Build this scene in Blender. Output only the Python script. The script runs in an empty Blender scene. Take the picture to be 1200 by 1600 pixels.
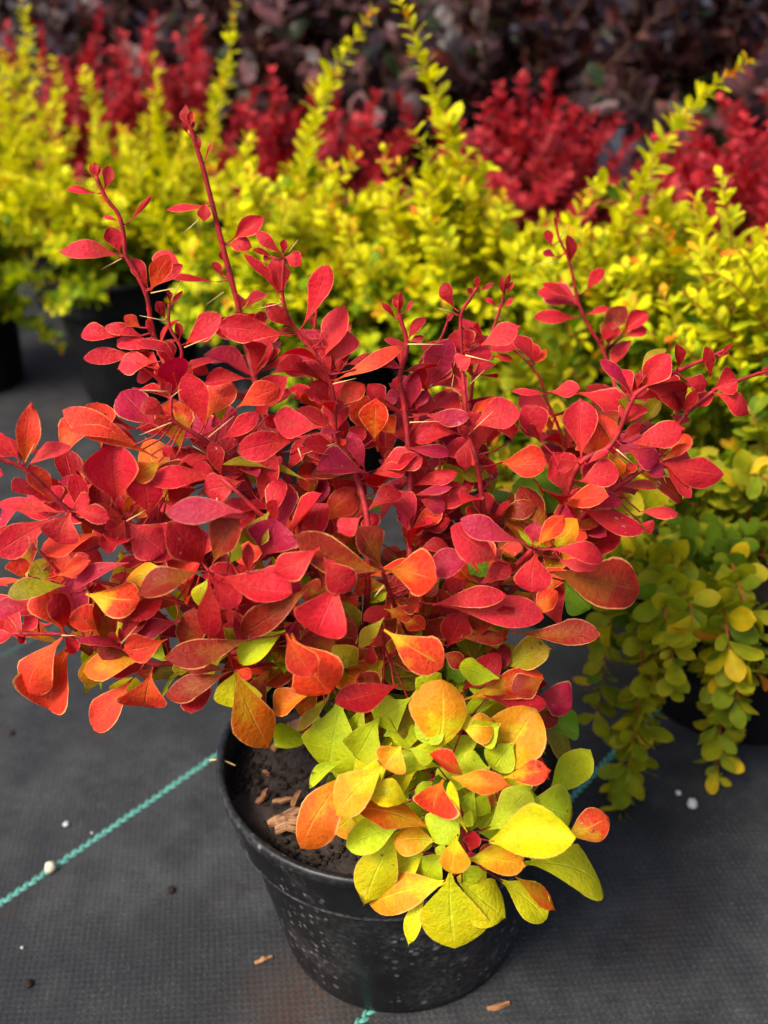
import bpy, math, random
import numpy as np
from mathutils import Vector, Matrix

rad = math.radians
random.seed(7)
rng = np.random.default_rng(11)
scene = bpy.context.scene
COL = scene.collection

# ------------------------------------------------------------------ camera
PITCH, ROLL = rad(28.0), rad(-3.5)
FPX = 1500.0
FWD = np.array([0, math.cos(PITCH), -math.sin(PITCH)])
_up = np.array([0, math.sin(PITCH), math.cos(PITCH)])
RGT = np.array([math.cos(ROLL), 0, 0]) + math.sin(ROLL) * _up
UPV = np.array([-math.sin(ROLL), 0, 0]) + math.cos(ROLL) * _up
POT_H = 0.138
CAM = np.array([0, 0, POT_H]) - 0.5535 * (RGT * 11 / FPX - UPV * 350 / FPX + FWD)
cd = bpy.data.cameras.new('camera')
cam = bpy.data.objects.new('camera', cd)
COL.objects.link(cam)
cam.matrix_world = Matrix(((RGT[0], UPV[0], -FWD[0], CAM[0]), (RGT[1], UPV[1], -FWD[1], CAM[1]), (RGT[2], UPV[2], -FWD[2], CAM[2]), (0, 0, 0, 1)))
cd.sensor_fit = 'VERTICAL'
cd.sensor_height = 36.0
cd.sensor_width = 27.0
cd.lens = 36.0 * FPX / 1600.0
cd.clip_start = 0.01
cd.clip_end = 400.0
cd.dof.use_dof = True
cd.dof.focus_distance = 0.455
cd.dof.aperture_fstop = 6.6
scene.camera = cam

# ------------------------------------------------------------------ world, sun, exposure
SUN_EL, SUN_AZ = rad(50), rad(-128)      # azimuth clockwise from +Y: sun stands left of and behind the camera
w = bpy.data.worlds.new('World')
scene.world = w
w.use_nodes = True
wn = w.node_tree
bg = wn.nodes['Background']
sky = wn.nodes.new('ShaderNodeTexSky')
sky.sky_type = 'NISHITA'
sky.sun_disc = False
sky.sun_elevation = SUN_EL
sky.sun_rotation = SUN_AZ
sky.dust_density = 5.0
sky.air_density = 0.75
sky.ozone_density = 0.6
wn.links.new(sky.outputs[0], bg.inputs[0])
bg.inputs[1].default_value = 0.14
sd = bpy.data.lights.new('sun', 'SUN')
sd.energy = 2.0
sd.angle = rad(16.0)
sd.color = (1.0, 0.95, 0.87)
sun = bpy.data.objects.new('sun', sd)
COL.objects.link(sun)
sdir = Vector((math.sin(SUN_AZ) * math.cos(SUN_EL), math.cos(SUN_AZ) * math.cos(SUN_EL), math.sin(SUN_EL)))
sun.rotation_euler = sdir.to_track_quat('Z', 'Y').to_euler()
scene.view_settings.view_transform = 'Standard'
scene.view_settings.look = 'None'
scene.view_settings.exposure = 1.15
scene.view_settings.gamma = 1.0
scene.view_settings.use_curve_mapping = False
scene.render.engine = 'CYCLES'
scene.cycles.max_bounces = 5
scene.cycles.diffuse_bounces = 2
scene.cycles.glossy_bounces = 2
scene.cycles.transmission_bounces = 2

def ray(px, py):
    return RGT * (px - 600) / FPX - UPV * (py - 800) / FPX + FWD


def at(px, py, Y):
    """point of the place seen in direction (px, py) at the distance of the upright plane Y"""
    r = ray(px, py)
    return CAM + r * ((Y - CAM[1]) / r[1])


def atz(px, py, z=0.0):
    r = ray(px, py)
    return CAM + r * ((z - CAM[2]) / r[2])


def proj(P):
    d = np.asarray(P) - CAM
    f = d @ FWD
    return 600 + FPX * (d @ RGT) / f, 800 - FPX * (d @ UPV) / f


def depth(P):
    return float((np.asarray(P) - CAM) @ FWD)


def unit(v):
    a, b, c = float(v[0]), float(v[1]), float(v[2])
    n = math.sqrt(a * a + b * b + c * c)
    return np.array([a / n, b / n, c / n]) if n > 1e-12 else np.array([0, 0, 1.0])


def cross(p, q):
    a, b, c = float(p[0]), float(p[1]), float(p[2])
    d, e, f = float(q[0]), float(q[1]), float(q[2])
    return np.array([b * f - c * e, c * d - a * f, a * e - b * d])


# ------------------------------------------------------------------ node helpers
class NT:
    def __init__(s, name):
        s.m = bpy.data.materials.new(name)
        s.m.use_nodes = True
        s.t = s.m.node_tree
        s.p = s.t.nodes['Principled BSDF']
        s.out = s.t.nodes['Material Output']

    def n(s, typ, **kw):
        nd = s.t.nodes.new('ShaderNode' + typ)
        for k, v in kw.items():
            setattr(nd, k, v)
        return nd

    def l(s, a, b):
        s.t.links.new(a, b)

    def val(s, sock, v):
        if hasattr(v, 'is_linked') or isinstance(v, bpy.types.NodeSocket):
            s.l(v, sock)
        else:
            sock.default_value = v

    def math(s, op, a, b=0.0, c=None, clamp=False):
        nd = s.n('Math', operation=op, use_clamp=clamp)
        s.val(nd.inputs[0], a)
        s.val(nd.inputs[1], b)
        if c is not None:
            s.val(nd.inputs[2], c)
        return nd.outputs[0]

    def mix(s, f, a, b, blend='MIX'):
        nd = s.n('Mix', data_type='RGBA', blend_type=blend)
        s.val(nd.inputs[0], f)
        s.val(nd.inputs[6], a)
        s.val(nd.inputs[7], b)
        return nd.outputs[2]

    def noise(s, vec, scale, detail=3.0, rough=0.55, out=0):
        nd = s.n('TexNoise')
        if vec is not None:
            s.l(vec, nd.inputs['Vector'])
        nd.inputs['Scale'].default_value = scale
        nd.inputs['Detail'].default_value = detail
        nd.inputs['Roughness'].default_value = rough
        return nd.outputs[out]

    def ramp(s, f, p0, p1):
        nd = s.n('MapRange', interpolation_type='SMOOTHSTEP')
        s.val(nd.inputs[0], f)
        nd.inputs[1].default_value = p0
        nd.inputs[2].default_value = p1
        return nd.outputs[0]

    def bump(s, h, strength, dist):
        b = s.n('Bump')
        b.inputs['Strength'].default_value = strength
        b.inputs['Distance'].default_value = dist
        s.l(h, b.inputs['Height'])
        return b.outputs[0]


def leaf_material(name, transl=0.32, rough=0.42, spec=0.4, veinamt=0.45, fine=True):
    k = NT(name)
    uv = k.n('UVMap').outputs[0]
    sep = k.n('SeparateXYZ')
    k.l(uv, sep.inputs[0])
    u, v = sep.outputs[0], sep.outputs[1]
    av = k.math('ABSOLUTE', k.math('MULTIPLY_ADD', v, 2.0, -1.0))
    A = k.n('Attribute', attribute_name='ca')
    B = k.n('Attribute', attribute_name='cb')
    obj = k.n('TexCoord').outputs['Object']
    geo = k.n('NewGeometry').outputs['Position']
    n1 = k.noise(geo, 90.0, 3.0 if fine else 1.0, 0.6)
    n2 = k.noise(geo, 420.0, 2.0, 0.6) if fine else n1
    # base to tip blend, middle of the blade keeps the vein colour longest
    f = k.math('MULTIPLY_ADD', u, 1.25, -0.25)
    f = k.math('ADD', f, k.math('MULTIPLY', av, 0.42))
    f = k.math('ADD', f, k.math('MULTIPLY_ADD', n1, 1.9, -0.95))
    f = k.ramp(f, 0.10, 0.85)
    # veins
    lat = k.math('SUBTRACT', k.math('MULTIPLY', u, 7.5), k.math('MULTIPLY', av, 2.2))
    lat = k.math('ADD', lat, k.math('MULTIPLY', n1, 1.6))
    lat = k.math('ABSOLUTE', k.math('SUBTRACT', k.math('FRACT', lat), 0.5))
    latm = k.math('SUBTRACT', 1.0, k.ramp(lat, 0.0, 0.09))
    latm = k.math('MULTIPLY', latm, k.math('SUBTRACT', 1.0, k.ramp(av, 0.45, 0.9)))
    midm = k.math('SUBTRACT', 1.0, k.ramp(av, 0.015, 0.075))
    midm = k.math('MULTIPLY', midm, k.math('SUBTRACT', 1.0, k.ramp(u, 0.7, 1.0)))
    vein = midm
    if fine:
        vor = k.n('TexVoronoi', feature='DISTANCE_TO_EDGE')
        k.l(geo, vor.inputs['Vector'])
        vor.inputs['Scale'].default_value = 330.0
        net = k.math('SUBTRACT', 1.0, k.ramp(vor.outputs[0], 0.0, 0.30))
        vein = k.math('MAXIMUM', midm, k.math('MAXIMUM', k.math('MULTIPLY', latm, 0.45), k.math('MULTIPLY', net, 0.2)))
    c = k.mix(f, B.outputs['Color'], A.outputs['Color'])
    vc = k.n('HueSaturation')
    vc.inputs['Value'].default_value = 1.35
    vc.inputs['Saturation'].default_value = 0.92
    k.l(B.outputs['Color'], vc.inputs['Color'])
    c = k.mix(k.math('MULTIPLY', vein, veinamt), c, vc.outputs[0])
    # mottling and fine speckle
    mot = k.math('MULTIPLY_ADD', n1, 0.7, 0.65)
    mot = k.math('MULTIPLY', mot, k.math('MULTIPLY_ADD', n2, 0.3, 0.85))
    cm = k.n('Mix', data_type='RGBA', blend_type='MULTIPLY')
    cm.inputs[0].default_value = 1.0
    k.l(c, cm.inputs[6])
    comb = k.n('CombineXYZ')
    for i in range(3):
        k.l(mot, comb.inputs[i])
    k.l(comb.outputs[0], cm.inputs[7])
    c = cm.outputs[2]
    # brown specks
    if fine:
        sp = k.noise(geo, 210.0, 2.0, 0.6)
        spm = k.ramp(sp, 0.66, 0.74)
        spm = k.math('MULTIPLY', spm, B.outputs['Alpha'])
        c = k.mix(k.math('MULTIPLY', spm, 0.75), c, (0.09, 0.022, 0.006, 1))
        tipm = k.math('MULTIPLY', k.ramp(k.math('ADD', u, k.math('MULTIPLY_ADD', n1, 0.2, -0.1)), 0.93, 0.98), k.ramp(B.outputs['Alpha'], 0.45, 0.8))
        c = k.mix(k.math('MULTIPLY', tipm, 0.7), c, (0.11, 0.035, 0.010, 1))
        pale = k.math('MULTIPLY', k.ramp(k.math('SUBTRACT', 1.0, sp), 0.69, 0.76), B.outputs['Alpha'])
        c = k.mix(k.math('MULTIPLY', pale, 0.35), c, (0.75, 0.5, 0.3, 1))
    # pale leaf margin (strength in alpha of ca)
    rim = k.ramp(av, 0.90, 0.965)
    rim = k.math('MULTIPLY', rim, k.ramp(u, 0.12, 0.3))
    rim = k.math('MULTIPLY', rim, k.ramp(n1, 0.30, 0.55))
    rim = k.math('MULTIPLY', rim, A.outputs['Alpha'])
    c = k.mix(rim, c, (0.80, 0.40, 0.13, 1))
    k.l(c, k.p.inputs['Base Color'])
    k.p.inputs['Roughness'].default_value = rough
    k.p.inputs['Specular IOR Level'].default_value = spec
    h = k.math('ADD', k.math('MULTIPLY', vein, -0.6), k.math('MULTIPLY', n2, 0.9))
    h = k.math('ADD', h, k.math('MULTIPLY', n1, 1.5))
    if fine:
        k.l(k.bump(h, 0.7, 0.0008), k.p.inputs['Normal'])
    tr = k.n('BsdfTranslucent')
    sat = k.n('HueSaturation')
    sat.inputs['Saturation'].default_value = 1.1
    sat.inputs['Value'].default_value = 1.15
    k.l(c, sat.inputs['Color'])
    k.l(sat.outputs[0], tr.inputs[0])
    mx = k.n('MixShader')
    mx.inputs[0].default_value = transl
    k.l(k.p.outputs[0], mx.inputs[1])
    k.l(tr.outputs[0], mx.inputs[2])
    k.l(mx.outputs[0], k.out.inputs[0])
    return k.m


def simple_material(name, col, rough=0.6, spec=0.4, var=0.35, scale=200.0, bump=0.3, dist=0.0006, col2=None):
    k = NT(name)
    geo = k.n('NewGeometry').outputs['Position']
    n1 = k.noise(geo, scale, 4.0, 0.6)
    c2 = col2 if col2 else tuple(x * (1 - var) for x in col)
    c = k.mix(k.ramp(n1, 0.3, 0.7), col + (1,), c2 + (1,))
    k.l(c, k.p.inputs['Base Color'])
    k.p.inputs['Roughness'].default_value = rough
    k.p.inputs['Specular IOR Level'].default_value = spec
    k.l(k.bump(n1, bump, dist), k.p.inputs['Normal'])
    return k.m


def fabric_material():
    k = NT('woven_ground_cloth')
    pos = k.n('NewGeometry').outputs['Position']
    rot = k.n('VectorRotate', rotation_type='Z_AXIS')
    k.l(pos, rot.inputs['Vector'])
    rot.inputs['Angle'].default_value = rad(-49)
    sep = k.n('SeparateXYZ')
    k.l(rot.outputs[0], sep.inputs[0])
    wob = k.noise(pos, 60.0, 2.0, 0.5)
    x = k.math('ADD', sep.outputs[0], k.math('MULTIPLY', wob, 0.0012))
    y = k.math('ADD', sep.outputs[1], k.math('MULTIPLY', wob, 0.0010))
    PX, PY = math.pi / 0.0026, math.pi / 0.0030
    sx = k.math('SINE', k.math('MULTIPLY', x, PX))
    sy = k.math('SINE', k.math('MULTIPLY', y, PY))
    weave = k.math('MULTIPLY', sx, sy)
    weave = k.math('MULTIPLY_ADD', weave, 0.5, 0.5)
    hole = k.ramp(k.math('ADD', k.math('ABSOLUTE', sx), k.math('ABSOLUTE', sy)), 0.15, 0.85)
    n1 = k.noise(pos, 5.5, 4.0, 0.65)
    n2 = k.noise(pos, 26.0, 4.0, 0.7)
    n3 = k.noise(pos, 700.0, 2.0, 0.7)
    n4 = k.noise(pos, 200.0, 3.0, 0.7)
    base = k.mix(weave, (0.0100, 0.0106, 0.0118, 1), (0.0155, 0.0165, 0.0182, 1))
    dust = k.math('MULTIPLY', k.ramp(n1, 0.36, 0.66), k.ramp(n2, 0.25, 0.7))
    dust = k.math('MULTIPLY', dust, k.math('MULTIPLY_ADD', n4, 0.8, 0.3))
    base = k.mix(k.math('MULTIPLY', dust, 0.85), base, (0.052, 0.054, 0.054, 1))
    grit = k.ramp(n3, 0.57, 0.70)
    base = k.mix(k.math('MULTIPLY', grit, k.math('MULTIPLY_ADD', n2, 0.9, 0.05)), base, (0.085, 0.085, 0.082, 1))
    # brownish soil washed out in patches
    n5 = k.noise(pos, 9.0, 4.0, 0.6)
    soil = k.math('MULTIPLY', k.ramp(n5, 0.60, 0.72), k.ramp(n4, 0.3, 0.7))
    base = k.mix(k.math('MULTIPLY', soil, 0.6), base, (0.036, 0.023, 0.016, 1))
    sc = atz(470, 1565)
    dv = k.n('VectorMath', operation='DISTANCE')
    k.l(pos, dv.inputs[0])
    dv.inputs[1].default_value = (sc[0], sc[1], 0)
    st = k.math('ADD', dv.outputs['Value'], k.math('MULTIPLY', n2, 0.06))
    st = k.math('MULTIPLY', k.math('SUBTRACT', 1.0, k.ramp(st, 0.03, 0.085)), k.ramp(n4, 0.25, 0.6))
    base = k.mix(k.math('MULTIPLY', st, 0.75), base, (0.045, 0.025, 0.016, 1))
    base = k.mix(k.math('SUBTRACT', 1.0, hole), base, (0.0075, 0.0075, 0.008, 1))
    k.l(base, k.p.inputs['Base Color'])
    k.p.inputs['Roughness'].default_value = 0.7
    k.p.inputs['Specular IOR Level'].default_value = 0.2
    h = k.math('ADD', weave, k.math('ADD', k.math('MULTIPLY', n3, 0.5), k.math('MULTIPLY', n2, 6.0)))
    k.l(k.bump(h, 0.45, 0.0006), k.p.inputs['Normal'])
    return k.m


def pot_material(name, splash=1.0, spec=0.22):
    k = NT(name)
    oc = k.n('TexCoord').outputs['Object']
    geo = oc
    n1 = k.noise(geo, 18.0, 5.0, 0.65)
    n2 = k.noise(geo, 320.0, 3.0, 0.7)
    c = k.mix(k.ramp(n1, 0.3, 0.75), (0.0045, 0.0045, 0.005, 1), (0.009, 0.0092, 0.010, 1))
    vor = k.n('TexVoronoi')
    k.l(geo, vor.inputs['Vector'])
    vor.inputs['Scale'].default_value = 230.0
    sepc = k.n('SeparateColor')
    k.l(vor.outputs['Color'], sepc.inputs[0])
    dots = k.math('SUBTRACT', 1.0, k.ramp(vor.outputs['Distance'], 0.16, 0.42))
    dots = k.math('MULTIPLY', dots, k.ramp(sepc.outputs[0], 0.45, 0.95))
    patch = k.ramp(k.noise(geo, 24.0, 3.0, 0.6), 0.42, 0.62)
    vor2 = k.n('TexVoronoi')
    k.l(geo, vor2.inputs['Vector'])
    vor2.inputs['Scale'].default_value = 120.0
    sep2 = k.n('SeparateColor')
    k.l(vor2.outputs['Color'], sep2.inputs[0])
    d2 = k.math('SUBTRACT', 1.0, k.ramp(vor2.outputs['Distance'], 0.10, 0.34))
    d2 = k.math('MULTIPLY', d2, k.ramp(sep2.outputs[1], 0.6, 0.95))
    dots = k.math('MAXIMUM', dots, d2)
    m = k.math('MULTIPLY', k.math('MULTIPLY', dots, patch), 0.5 * splash)
    film = k.math('MULTIPLY', k.math('MULTIPLY', k.ramp(n1, 0.42, 0.72), k.ramp(n2, 0.35, 0.7)), 0.40 * splash)
    c = k.mix(film, c, (0.11, 0.11, 0.108, 1))
    c = k.mix(m, c, (0.22, 0.22, 0.217, 1))
    sz = k.n('SeparateXYZ')
    k.l(oc, sz.inputs[0])
    led = k.math('SUBTRACT', 1.0, k.ramp(k.math('ABSOLUTE', k.math('SUBTRACT', sz.outputs[2], 0.735 * 0.138 + 0.003)), 0.0006, 0.0032))
    led = k.math('MULTIPLY', led, k.math('MULTIPLY', k.ramp(n2, 0.3, 0.6), k.ramp(k.noise(geo, 45.0, 3.0, 0.7), 0.34, 0.6)))
    c = k.mix(k.math('MULTIPLY', led, 0.8 * splash), c, (0.16, 0.16, 0.158, 1))
    k.l(c, k.p.inputs['Base Color'])
    rr = k.math('MULTIPLY_ADD', m, 0.3, 0.38)
    k.l(rr, k.p.inputs['Roughness'])
    k.p.inputs['Specular IOR Level'].default_value = spec
    k.l(k.bump(k.math('ADD', n2, k.math('MULTIPLY', n1, 4.0)), 0.25, 0.0006), k.p.inputs['Normal'])
    return k.m


def soil_material():
    k = NT('peat_soil')
    pos = k.n('NewGeometry').outputs['Position']
    n1 = k.noise(pos, 160.0, 6.0, 0.7)
    n2 = k.noise(pos, 600.0, 3.0, 0.7)
    c = k.mix(k.ramp(n1, 0.35, 0.7), (0.010, 0.006, 0.004, 1), (0.045, 0.026, 0.016, 1))
    c = k.mix(k.math('MULTIPLY', k.ramp(n2, 0.62, 0.75), 0.6), c, (0.12, 0.07, 0.04, 1))
    k.l(c, k.p.inputs['Base Color'])
    k.p.inputs['Roughness'].default_value = 0.85
    k.l(k.bump(k.math('ADD', n1, k.math('MULTIPLY', n2, 0.4)), 0.9, 0.003), k.p.inputs['Normal'])
    return k.m


def wood_material():
    k = NT('bark_wood')
    oc = k.n('TexCoord').outputs['Object']
    mp = k.n('Mapping')
    k.l(oc, mp.inputs[0])
    mp.inputs['Scale'].default_value = (90, 700, 700)
    n1 = k.noise(mp.outputs[0], 1.0, 4.0, 0.6)
    info = k.n('ObjectInfo').outputs['Random']
    a = k.mix(info, (0.30, 0.12, 0.04, 1), (0.36, 0.20, 0.09, 1))
    c = k.mix(k.ramp(n1, 0.35, 0.65), a, (0.10, 0.035, 0.012, 1))
    k.l(c, k.p.inputs['Base Color'])
    k.p.inputs['Roughness'].default_value = 0.8
    k.l(k.bump(n1, 0.8, 0.0008), k.p.inputs['Normal'])
    return k.m


M_LEAF = leaf_material('barberry_leaf', 0.32, 0.52, 0.16, 0.30)
M_YLEAF = leaf_material('golden_barberry_leaf', 0.38, 0.55, 0.12, 0.3, False)
M_RLEAF = leaf_material('small_red_barberry_leaf', 0.30, 0.5, 0.22, 0.2, False)
M_PLEAF = leaf_material('purple_shrub_leaf', 0.15, 0.45, 0.28, 0.3, False)
M_FAB = fabric_material()
M_POT = pot_material('black_pot_plastic', 1.0)
M_POTB = pot_material('black_pot_plastic_clean', 0.04, 0.05)
M_SOIL = soil_material()
M_WOOD = wood_material()
M_STEM = simple_material('red_barberry_stem', (0.38, 0.013, 0.018), 0.6, 0.25, 0.4, 160.0, 0.8, 0.0010, (0.16, 0.010, 0.010))
M_YSTEM = simple_material('orange_barberry_stem', (0.36, 0.09, 0.015), 0.5, 0.3, 0.4, 300.0, 0.3, 0.0004)
M_BROWN = simple_material('brown_woody_stem', (0.12, 0.06, 0.03), 0.7, 0.3, 0.4, 250.0, 0.5, 0.0006)
M_THORN = simple_material('pale_thorn', (0.62, 0.42, 0.16), 0.45, 0.4, 0.25, 500.0, 0.1)
M_THREAD = simple_material('green_tracer_thread', (0.075, 0.27, 0.22), 0.55, 0.3, 0.45, 160.0, 0.3, 0.0004, (0.045, 0.16, 0.13))
M_THREAD2 = simple_material('dusty_tracer_thread', (0.030, 0.075, 0.066), 0.7, 0.2, 0.45, 160.0, 0.3, 0.0004, (0.020, 0.040, 0.036))
M_STONE = simple_material('pale_stone', (0.62, 0.55, 0.38), 0.7, 0.3, 0.35, 400.0, 0.6, 0.001)
M_WHITE = simple_material('white_perlite', (0.42, 0.42, 0.41), 0.8, 0.2, 0.25, 600.0, 0.6, 0.001)
M_CRUMB = simple_material('dark_soil_crumb', (0.030, 0.018, 0.012), 0.9, 0.2, 0.7, 300.0, 0.8, 0.001)


# ------------------------------------------------------------------ object helpers
def link(name, me, parent=None, loc=(0, 0, 0)):
    o = bpy.data.objects.new(name, me)
    COL.objects.link(o)
    o.location = loc
    if parent is not None:
        o.parent = parent
    return o


def empty(name, loc, label, cat, group=None):
    o = bpy.data.objects.new(name, None)
    o.empty_display_size = 0.03
    COL.objects.link(o)
    o.location = loc
    tag(o, label, cat, group)
    return o


def tag(o, label=None, cat=None, group=None, kind=None):
    if label:
        o['label'] = label
    if cat:
        o['category'] = cat
    if group:
        o['group'] = group
    if kind:
        o['kind'] = kind
    return o


def mesh(name, verts, faces, mat, smooth=True, uv=None, ca=None, cb=None):
    me = bpy.data.meshes.new(name)
    V = np.asarray(verts, dtype=np.float32)
    if isinstance(faces, np.ndarray) and faces.ndim == 2:
        nf, k = faces.shape
        me.vertices.add(len(V))
        me.vertices.foreach_set('co', V.ravel())
        me.loops.add(nf * k)
        me.loops.foreach_set('vertex_index', faces.astype(np.int32).ravel())
        me.polygons.add(nf)
        me.polygons.foreach_set('loop_start', np.arange(0, nf * k, k, dtype=np.int32))
        me.update(calc_edges=True)
    else:
        me.from_pydata([tuple(v) for v in V], [], [tuple(f) for f in faces])
    li = np.empty(len(me.loops), dtype=np.int32)
    me.loops.foreach_get('vertex_index', li)
    if uv is not None:
        ul = me.uv_layers.new(name='UVMap')
        ul.data.foreach_set('uv', np.asarray(uv, dtype=np.float32)[li].ravel())
    for nm, c in (('ca', ca), ('cb', cb)):
        if c is not None:
            at_ = me.color_attributes.new(nm, 'FLOAT_COLOR', 'POINT')
            c = np.asarray(c, dtype=np.float32)
            if c.ndim == 1:
                c = np.tile(c, (len(V), 1))
            at_.data.foreach_set('color', c.ravel())
    if smooth:
        me.polygons.foreach_set('use_smooth', np.ones(len(me.polygons), dtype=bool))
    me.materials.append(mat)
    return me


def catmull(P, n=8):
    P = [np.asarray(p, float) for p in P]
    if len(P) < 3:
        return [P[0] + (P[-1] - P[0]) * t for t in np.linspace(0, 1, n)]
    Q = [2 * P[0] - P[1]] + P + [2 * P[-1] - P[-2]]
    out = []
    for i in range(1, len(Q) - 2):
        for t in np.linspace(0, 1, n, endpoint=False):
            a, b, c, d = Q[i - 1], Q[i], Q[i + 1], Q[i + 2]
            out.append(0.5 * ((2 * b) + (c - a) * t + (2 * a - 5 * b + 4 * c - d) * t * t + (3 * b - a - 3 * c + d) * t ** 3))
    out.append(P[-1])
    return out


def tube(path, r0, r1, seg=6, knots=0.0):
    path = [np.asarray(p, float) for p in path]
    n = len(path)
    V, F = [], []
    ref = np.array([0.31, 0.5, 0.8])
    for i, p in enumerate(path):
        t = unit(path[min(i + 1, n - 1)] - path[max(i - 1, 0)])
        a = unit(cross(t, ref))
        b = cross(t, a)
        r = r0 + (r1 - r0) * i / max(1, n - 1)
        if knots:
            r *= 1 + knots * (random.random() - 0.4)
        for k in range(seg):
            an = 2 * math.pi * k / seg
            V.append(p + r * (math.cos(an) * a + math.sin(an) * b))
    for i in range(n - 1):
        for k in range(seg):
            F.append((i * seg + k, i * seg + (k + 1) % seg, (i + 1) * seg + (k + 1) % seg, (i + 1) * seg + k))
    F.append(tuple(range(seg))[::-1])
    F.append(tuple((n - 1) * seg + k for k in range(seg)))
    return V, F


def lathe(profile, seg=64, wob=0.0):
    V, F = [], []
    for (r, z) in profile:
        for k in range(seg):
            a = 2 * math.pi * k / seg
            rr = r * (1 + wob * math.sin(3 * a + 1.1))
            V.append((rr * math.cos(a), rr * math.sin(a), z))
    n = len(profile)
    for i in range(n - 1):
        for k in range(seg):
            F.append((i * seg + k, i * seg + (k + 1) % seg, (i + 1) * seg + (k + 1) % seg, (i + 1) * seg + k))
    return np.array(V), np.array(F)


def lump(n=10, r=1.0, sq=0.7, seed=0):
    """irregular pebble or crumb"""
    R = np.random.default_rng(seed)
    seg, rings = 8, 5
    V = [(0, 0, -r * sq)]
    for i in range(1, rings):
        ph = math.pi * i / rings - math.pi / 2
        for k in range(seg):
            a = 2 * math.pi * k / seg
            q = r * (0.8 + 0.4 * R.random())
            V.append((q * math.cos(ph) * math.cos(a), q * math.cos(ph) * math.sin(a), q * sq * math.sin(ph)))
    V.append((0, 0, r * sq))
    F = []
    for k in range(seg):
        F.append((0, 1 + (k + 1) % seg, 1 + k))
    for i in range(rings - 2):
        for k in range(seg):
            a = 1 + i * seg
            F.append((a + k, a + (k + 1) % seg, a + seg + (k + 1) % seg, a + seg + k))
    a = 1 + (rings - 2) * seg
    for k in range(seg):
        F.append((a + k, a + (k + 1) % seg, len(V) - 1))
    return np.array(V), F


# ------------------------------------------------------------------ leaf geometry
def leaf_template(nu=9, nv=4, a=1.55, b=0.85, bend=0.1, cup=0.25, wave=0.05, curl=0.0, side=0.0, apex=0.0, ph=0.0, petiole=0.03):
    """unit leaf: along +Y, width +-0.5 (times its own width) along X, upper face +Z; returns verts (x in width units, y and z in length units)"""
    us = 1 - (1 - np.linspace(0, 1, nu + 1)) ** 1.45
    V, UV = [], []
    for u in us:
        um = 0.62 + 0.14 * (a - 1.3)
        if u < um:
            h = math.sin(math.pi / 2 * u / um) ** a
        else:
            h = max(1 - ((u - um) / (1 - um)) ** 2.2, 0.0) ** b
        h = max(h, petiole * (1 - u) if u < 0.5 else 0.0)
        if u > 0.999:
            h = 0.03
        for j in range(nv + 1):
            s = -1 + 2 * j / nv
            x = 0.5 * h * s
            y = u + apex * max(0, u - 0.85) * (1 - abs(s)) * 2 - 0.05 * (abs(s) ** 2) * h * (1 if u > 0.6 else 0)
            z = bend * math.sin(math.pi * u * 0.9) - curl * u * u + cup * 0.5 * h * abs(s) ** 1.3 * 0.6
            z += wave * h * math.sin(2 * math.pi * (1.3 * u + 0.25 * s) + ph) * abs(s)
            x += side * math.sin(math.pi * u) * 0.5
            V.append((x, y, z))
            UV.append((u, (s + 1) / 2))
    F = []
    w_ = nv + 1
    for i in range(nu):
        for j in range(nv):
            F.append((i * w_ + j, i * w_ + j + 1, (i + 1) * w_ + j + 1, (i + 1) * w_ + j))
    return np.array(V), np.array(UV), np.array(F)


def frame(axis, nrm):
    y = unit(axis)
    z = np.asarray(nrm, float) - y * (np.asarray(nrm, float) @ y)
    z = unit(z)
    x = cross(y, z)
    return x, y, z


PAL = {  # (outer colour, base and vein colour, pale margin)
    'R': ((.440, .010, .020), (.500, .024, .020), .55),
    'L': ((.520, .022, .034), (.540, .044, .032), .45),
    'P': ((.320, .009, .034), (.380, .020, .028), .50),
    'D': ((.250, .004, .007), (.310, .009, .007), .25),
    'S': ((.540, .028, .012), (.580, .075, .009), .60),
    'B': ((.580, .028, .006), (.640, .150, .007), .70),
    'O': ((.480, .080, .002), (.500, .230, .004), .60),
    'A': ((.190, .009, .003), (.250, .062, .004), .60),
    'M': ((.520, .020, .007), (.600, .360, .005), .65),
    'Q': ((.520, .190, .002), (.520, .430, .004), .55),
    'Y': ((.530, .460, .003), (.510, .500, .006), .40),
    'G': ((.360, .420, .004), (.380, .460, .007), .30),
    'K': ((.230, .160, .004), (.280, .230, .006), .55),
    'V': ((.110, .210, .006), (.150, .280, .010), .15),
}


def jit(c, amt=0.12):
    g = 1 + random.uniform(-amt, amt)
    return tuple(max(0.002, x * g * (1 + random.uniform(-amt, amt) * 0.6)) for x in c)


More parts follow.
